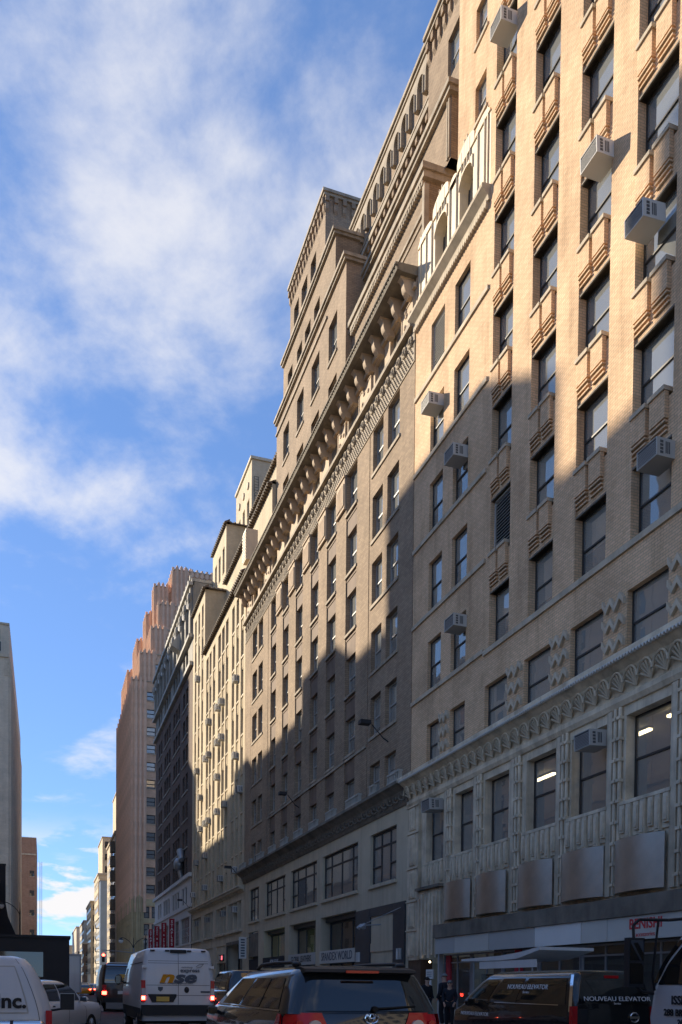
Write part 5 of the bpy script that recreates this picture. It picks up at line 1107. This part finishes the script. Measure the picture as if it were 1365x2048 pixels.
b = MB(); b.cyl((-1.0, -.14, .80), (.78, -.14, .80), .09, n=14); b.ell((.78, -.14, .80), (.09, .09, .09), 12, 8); b.obj('bumper', 'chrome', V, smooth=60)
for x in (-.45, .1, .32): MB().cyl((x, -.14, .80), (x+.05, -.14, .80), .095, n=14).obj('bumper_band', 'plastic_dark', V)
for s in (-1, 1):
    m_ = MB().box(-.14, .14, -.04, .06, -.17, .17).obj('mirror', 'plastic_dark', V, (s*1.32, 3.9, 1.12)); MB().box(-.15, .15, .0, .07, -.18, .18).obj('mirror_shell', 'van_white', m_); MB().cyl((-s*.1, 0, -.15), (-s*.4, .1, -.2), .025, n=6).obj('arm', 'plastic_dark', m_)
    h.panel('side_window', 'car_glass_dark', V, 'left' if s < 0 else 'right', (.78, .97, .78, .95, 1.3, 1.72)); MB().box(s*.93-.05, s*.93+.05, -.02, .06, .75, 1.05).obj('tail_light', 'lamp_red', V)
wheels(V, .85, (1.2, 4.3), .36, .23)
# --- generic cars
def car(name, label, cat, x, y, rz, mat, H=1.46, Lc=4.7, hw=.9, suv=False, lit=False, roof_light=False, glassm='car_glass_dark', group=None):
    t = thing(name, label, cat, (x, y, 0), rz, group); bz = H*.64
    lo = Hull([(.22, hw*.86, .08, Lc-.1), (.4, hw*.98, 0, Lc), (bz*.75, hw, -.01, Lc-.02), (bz*.93, hw*.97, .03, Lc-.15), (bz, hw*.9, .12, Lc*.80)], .3); lo.body('body', mat, t)
    r0, r1 = ((.08, .35) if suv else (.55, 1.35)); 
    upp = Hull([(bz-.03, hw*.92, r0, Lc*.79), (bz+(H-bz)*.5, hw*.82, (r0+r1)/2, Lc*.68), (H-.07, hw*.71, r1, Lc*.57), (H-.02, hw*.62, r1+.15, Lc*.53), (H, hw*.4, r1+.35, Lc*.5)], .2); upp.body('roof', mat, t)
    for f in ('left', 'right'):
        upp.panel('side_window', glassm, t, f, (.16, .48, .12, .50, bz+.02, H-.12), .009); upp.panel('side_window', glassm, t, f, (.51, .86, .53, .96, bz+.02, H-.12), .009)
        s = -1 if f == 'left' else 1; mirror(t, s*(hw+.12), Lc*.66, bz+.05, .24, .16, mat); lo.panel('door_handle', 'plastic_dark', t, f, (.33, .36, .33, .36, bz*.86, bz*.9), .02, 1, 1)
        lo.panel('door_seam', 'plastic_dark', t, f, (.52, .524, .52, .524, .35, bz*.97), .01, 1, 5); lo.panel('door_seam', 'plastic_dark', t, f, (.74, .744, .74, .744, .35, bz*.97), .01, 1, 5)
    upp.panel('rear_window', glassm, t, 'rear', (-.85, .85, -.8, .8, bz+.03, H-.12), .009); upp.panel('windshield', glassm, t, 'front', (-.88, .88, -.82, .82, bz+.02, H-.12), .009)
    for s in (-1, 1):
        q = lo.panel('tail_light', 'lamp_red', t, 'rear', (min(s*.97, s*.62), max(s*.97, s*.62), min(s*.97, s*.62), max(s*.97, s*.62), bz*.72, bz*.9), .012, 5, 2)
        if lit: MB().ell((s*hw*.76, -.03, bz*.81), (.13, .05, .09), 8, 5).obj('lit_lamp', 'stop_red', q)
        lo.panel('headlight', 'lamp_clear', t, 'front', (min(s*.95, s*.6), max(s*.95, s*.6), min(s*.95, s*.6), max(s*.95, s*.6), bz*.68, bz*.85), .012)
    MB().box(-.16, .16, -.03, 0, bz*.6, bz*.6+.15).obj('license_plate', 'plate_yellow', t); wheels(t, hw*.88, (Lc*.2, Lc*.81))
    if roof_light: MB().box(-.3, .3, Lc*.4, Lc*.4+.15, H-.01, H+.16).obj('roof_light', 'sign_white', t)
    return t
th = R(-28)
car('sedan', 'white sedan angled out of the lane behind the panel van', 'car', -.2-2.35*math.sin(R(28)), 25.0-2.35*math.cos(R(28)), th, 'car_white', H=1.60, hw=.92)
car('taxi', 'yellow taxi with glowing red brake lights waiting before the avenue', 'taxi', 4.75, 112, 0, 'yellow_paint', lit=True, roof_light=True)
car('sedan', 'silver sedan with glowing brake lights beside the yellow taxi', 'car', 6.75, 114, 0, 'car_silver', lit=True)
for i, (x, y, mm, l) in enumerate([(6.3, 158, 'car_white', 'small white car beyond the avenue, nearest of the far queue'), (8.6, 164, 'car_navy', 'dark parked car beyond the avenue on the right'), (7.2, 176, 'car_silver', 'silver car in the middle of the far queue'), (6.9, 195, 'car_black', 'black car near the end of far queue'), (9.2, 210, 'car_white', 'white car parked farthest down the street')]):
    car('sedan', l, 'car', x, y, 0, mm, suv=i % 2 == 0, H=1.65 if i % 2 == 0 else 1.45, lit=i == 2, group='cars queued beyond the avenue')
car('parked_van', 'dark navy van parked right of the white cargo van', 'van', 7.3, 31.5, 0, 'car_navy', H=2.08, Lc=5.0, hw=.98, suv=True)
car('suv', 'black parked SUV partly hidden behind the navy van', 'car', 9.5, 41, 0, 'car_black', H=1.75, Lc=4.8, hw=.95, suv=True); car('sedan', 'grey parked sedan by the kerb in front of the grey storefront', 'car', 9.6, 49, 0, 'car_silver')
# --- delivery step van with shield badge, black box truck, white box truck
V = thing('step_van', 'dark brown delivery van with gold shield badge ahead of the white cargo van', 'van', (3.95, 48, 0))
h = Hull([(.5, .95, 0, 6), (1.0, 1.03, 0, 6.1), (1.8, 1.0, .02, 5.6), (2.3, .93, .1, 5.0), (2.55, .86, .2, 4.6), (2.66, .6, .4, 4.3)], .15); h.body('body', 'truck_brown', V)
h.panel('rear_window', 'car_glass_dark', V, 'rear', (-.88, .88, -.85, .85, 1.55, 2.4)); h.panel('roof_trim', 'chrome', V, 'rear', (-.9, .9, -.9, .9, 2.5, 2.53), .012, 4, 1)
bd = MB().prism([(-.3, 1.95), (-.2, 2.02), (.2, 2.02), (.3, 1.95), (.3, 1.75), (.18, 1.6), (0, 1.54), (-.18, 1.6), (-.3, 1.75)], 'y', -.03, .02).obj('shield_badge', 'plate_yellow', V, (.1, 0, 0)); lettering('lettering', 'ups', .28, 'truck_brown', bd, (0, -.035, 1.77), '-y', bold=.008)
for s in (-1, 1):
    q = MB().box(s*.9-.1, s*.9+.1, -.04, .04, .9, 1.45).obj('tail_light', 'lamp_red', V); MB().box(s*.9-.12, s*.9+.12, -.06, -.03, .92, 1.1).obj('lit_lamp', 'stop_red', q)
MB().box(-.2, .2, -.03, 0, .95, 1.12).obj('license_plate', 'sign_white', V); MB().box(-1, 1, -.2, .1, .5, .75).obj('bumper', 'plastic_dark', V); wheels(V, .88, (1.2, 5.0), .38, .24)
V = thing('box_truck', 'black box truck with grey reflective panel on the left', 'truck', (-.75, 36, 0))
MB().box(-1.75, 1.7, 0, 6, 1.0, 3.28).obj('box', 'plastic_dark', V); MB().box(-1.8, 1.75, -.06, 6.05, 3.28, 3.38).obj('roof_rim', 'plastic_dark', V); q = MB().box(-1.7, .72, -.03, .0, 1.75, 2.95).obj('rear_panel', 'car_glass_dark', V); MB().box(-1.7, .72, -.04, -.03, 2.72, 2.95).obj('panel_strip', 'plastic_dark', q)
Hull([(.6, 1.0, 6.2, 8.0), (1.6, 1.0, 6.2, 8.1), (2.2, .9, 6.25, 7.6), (2.4, .7, 6.4, 7.3)], .2).body('cab', 'car_black', V); MB().box(-.5, .5, .2, 7.8, .5, .98).obj('chassis', 'rubber', V); wheels(V, .95, (1.4, 7.0), .42, .26)
for s in (-1, 1): MB().box(s*1.5-.15, s*1.5+.15, -.06, 0, 1.05, 1.2).obj('tail_light', 'lamp_red', V)
V = thing('box_truck', 'white box truck showing past the black truck', 'truck', (1.15, 60, 0))
MB().box(-1.18, 1.18, 0, 6.5, .9, 3.4).obj('box', 'van_white', V); MB().box(-1.2, 1.2, -.05, 0, 3.3, 3.45).box(1.08, 1.2, -.05, 0, .9, 3.3).box(-1.2, -1.08, -.05, 0, .9, 3.3).obj('door_frame', 'galvanised', V)
Hull([(.6, 1.0, 6.7, 8.6), (1.6, 1.0, 6.7, 8.7), (2.3, .9, 6.75, 8.2), (2.5, .7, 6.9, 7.9)], .2).body('cab', 'van_white', V); MB().box(-.5, .5, .2, 8.4, .5, .88).obj('chassis', 'rubber', V); wheels(V, .95, (1.4, 7.6), .42, .26)
# ------------------------------------------------------------------ street furniture
def twin_lamp(x, y, label, hgt=8.0, arms=(-1, 1), reach=1.9, ax='x'):
    t = thing('street_lamp', label, 'street lamp', (x, y, .14)); MB().cyl((0, 0, 0), (0, 0, 1), .2, .13, 10).cyl((0, 0, 1), (0, 0, hgt-.8), .11, .08, 10).cyl((0, 0, hgt-.8), (0, 0, hgt+.3), .07, .03, 8).obj('pole', 'black_iron', t)
    for s in arms:
        pts = [(s*reach*(1-math.cos(math.pi*i/8))/2*1.0, 0, hgt-1.6+1.9*math.sin(math.pi*i/8*.62)) for i in range(9)]
        MB().tube(pts, .05, 6).obj('arm', 'black_iron', t); e = pts[-1]
        hd = MB().cyl((e[0], 0, e[2]+.1), (e[0], 0, e[2]-.25), .12, .38, 12).obj('lamp_head', 'black_iron', t); MB().ell((e[0], 0, e[2]-.38), (.36, .36, .42), 12, 8).obj('globe', 'ac_white', hd)
    return t
twin_lamp(13.3, 140, 'twin globe street lamp on the avenue before the orange tower', 8.3); twin_lamp(13.5, 124.5, 'single arm globe street lamp left of the white base building corner', 7.9, (1,), 1.4)
twin_lamp(-2.9, 118, 'dark scrolled street lamp on the left against the beige building', 11.3, (-1,), 2.2)
t = thing('traffic_light', 'red traffic light hanging on a mast arm at the avenue', 'traffic light', (11.6, 121.3, .14))
MB().cyl((0, 0, 0), (0, 0, 6.2), .12, .09, 10).obj('pole', 'galvanised', t); MB().cyl((0, 0, 5.6), (-4.3, 0, 5.9), .07, .05, 8).cyl((0, 0, 6.2), (-2.2, 0, 5.8), .02, n=5).obj('mast_arm', 'galvanised', t)
q = MB().box(-4.2, -3.85, -.16, .16, 4.25, 5.45).obj('signal_housing', 'plastic_dark', t)
for i, mm in enumerate(('sign_dark', 'sign_dark', 'stop_red')):
    MB().cyl((-4.02, -.2, 4.45+i*.38), (-4.02, -.16, 4.45+i*.38), .15 if i < 2 else .2, n=14).obj('lens', mm, q)
# food cart with a white roof on the sidewalk
t = thing('food_cart', 'street food cart with flat white roof behind the black service van', 'food cart', (12.55, 21.0, .14))
MB().box(-.7, .7, -1.6, 1.6, .45, 1.15).obj('cart_body', 'metal_sheet', t); MB().box(-.85, .85, -1.75, 1.75, 1.15, 1.22).obj('counter', 'galvanised', t)
for x in (-.75, .75):
    for y in (-1.6, 1.6): MB().cyl((x, y, 1.2), (x, y, 2.1), .025, n=6).obj('post', 'galvanised', t)
MB().prism([(-2.0, 2.33), (-2.0, 2.41), (-1.0, 2.30), (.0, 2.24), (2.3, 2.20), (2.3, 2.14), (.0, 2.11), (-.9, 2.14)], 'x', -.8, .8).obj('roof', 'cart_white', t); MB().box(-.78, -.74, -1.8, 1.2, 1.9, 2.1).obj('valance', 'cart_white', t)
MB().box(-.6, -.56, -1.4, 1.4, 1.22, 1.75).obj('splash_guard', 'shop_glass', t)
for y in (-1.0, 1.0): wheel(t, -.62, y, .24, .1); wheel(t, .62, y, .24, .1)
# ------------------------------------------------------------------ people on the sidewalk
def skin_obj(name, mat, par, pts, edges, rad, sub=2):
    me = bpy.data.meshes.new(name); me.from_pydata(pts, edges, []); me.materials.append(M[mat]); o = place(name, me, par)
    md = o.modifiers.new('Skin', 'SKIN'); md.use_smooth_shade = True
    for i, r_ in enumerate(rad): o.data.skin_vertices[0].data[i].radius = (r_, r_)
    o.data.skin_vertices[0].data[0].use_root = True
    s = o.modifiers.new('Subdivision', 'SUBSURF'); s.levels = sub; s.render_levels = sub; return o
def person(x, y, rz, hgt, label, coat, cap=None, trousers='cloth_black', scarf=None):
    t = thing('person', label, 'person', (x, y, .14), rz); k = hgt/1.75
    P_ = [(0, 0, .95), (0, .01, 1.15), (0, .0, 1.38), (0, .01, 1.50), (0, .03, 1.60), (0, .04, 1.69), (-.18, 0, 1.40), (-.24, -.02, 1.14), (-.2, .14, .95), (-.17, .2, .88), (.18, 0, 1.40), (.24, -.02, 1.14), (.2, .14, .95), (.17, .2, .88),
          (-.1, 0, .9), (-.11, .06, .5), (-.11, -.02, .1), (-.12, .14, .05), (.1, 0, .9), (.11, -.04, .5), (.11, -.14, .12), (.12, .0, .05)]
    P_ = [tuple(c*k for c in p_) for p_ in P_]
    Ed = [(0, 1), (1, 2), (2, 3), (3, 4), (4, 5), (2, 6), (6, 7), (7, 8), (8, 9), (2, 10), (10, 11), (11, 12), (12, 13), (0, 14), (14, 15), (15, 16), (16, 17), (0, 18), (18, 19), (19, 20), (20, 21)]
    Rd = [.13, .12, .12, .055, .085, .07, .06, .045, .035, .035, .06, .045, .035, .035, .09, .06, .045, .04, .09, .06, .045, .04]
    bd = skin_obj('body', 'skin', t, P_, Ed, [r_*k for r_ in Rd])
    ct = list(range(0, 4))+list(range(6, 9))+list(range(10, 13)); mp = {v: i for i, v in enumerate(ct)}
    Rc = {0: .17, 1: .16, 2: .165, 3: .085, 6: .09, 7: .07, 8: .055, 10: .09, 11: .07, 12: .055}
    skin_obj('jacket', coat, t, [P_[i] for i in ct], [(mp[a], mp[b]) for a, b in Ed if a in mp and b in mp], [Rc[i]*k for i in ct])
    tr = [0]+list(range(14, 17))+list(range(18, 21)); mp = {v: i for i, v in enumerate(tr)}
    skin_obj('trousers', trousers, t, [P_[i] for i in tr], [(mp[a], mp[b]) for a, b in Ed if a in mp and b in mp], [{0: .15, 14: .11, 15: .08, 16: .07, 18: .11, 19: .08, 20: .07}[i]*k for i in tr])
    for s in (-1, 1):
        MB().ell((s*.11*k, (.10 if s < 0 else -.04)*k, .045), (.05, .14, .055), 10, 6).obj('shoe', 'cloth_black', t, smooth=60)
        MB().ell((s*.033*k, .118*k, 1.655*k), (.014, .01, .010), 8, 5).obj('eye', 'hair_dark', t); MB().ell((s*.082*k, .03*k, 1.64*k), (.016, .03, .035), 8, 5).obj('ear', 'skin', t)
        for j in range(4): MB().cyl((s*(.19-.012*j)*k, (.2+.012*j)*k, .88*k), (s*(.175-.012*j)*k, (.25+.01*j)*k, .80*k), .011, .008, 6).obj('finger', 'skin', t)
        MB().cyl((s*.15*k, .19*k, .9*k), (s*.13*k, .235*k, .85*k), .012, .009, 6).obj('thumb', 'skin', t)
    MB().prism([(-.014*k, 1.60*k), (.014*k, 1.60*k), (.006*k, 1.665*k), (-.006*k, 1.665*k)], 'y', .10*k, .142*k).obj('nose', 'skin', t); MB().box(-.026*k, .026*k, .105*k, .121*k, 1.575*k, 1.585*k).obj('mouth', 'red_paint', t)
    if cap:
        c = MB().ell((0, .02*k, 1.70*k), (.098*k, .112*k, .085*k), 14, 6, 0, 90).obj('cap', cap, t, smooth=60); MB().ell((0, .02*k, 1.70*k), (.103*k, .117*k, .03*k), 14, 4).obj('brim', cap, c, smooth=60)
    else: MB().ell((0, .012*k, 1.70*k), (.096*k, .108*k, .085*k), 14, 6, -25, 90).obj('hair', 'hair_dark', t, smooth=60)
    return t
person(13.1, 28.7, R(195), 1.70, 'dark haired person in black coat walking by the brown entrance', 'cloth_black'); person(12.95, 26.9, R(20), 1.80, 'person in grey knit cap and dark jacket facing away by the post', 'cloth_navy', 'cloth_grey'); person(12.7, 26.0, R(150), 1.57, 'shorter person in grey cap and navy coat near the food cart', 'cloth_navy', 'cloth_grey')
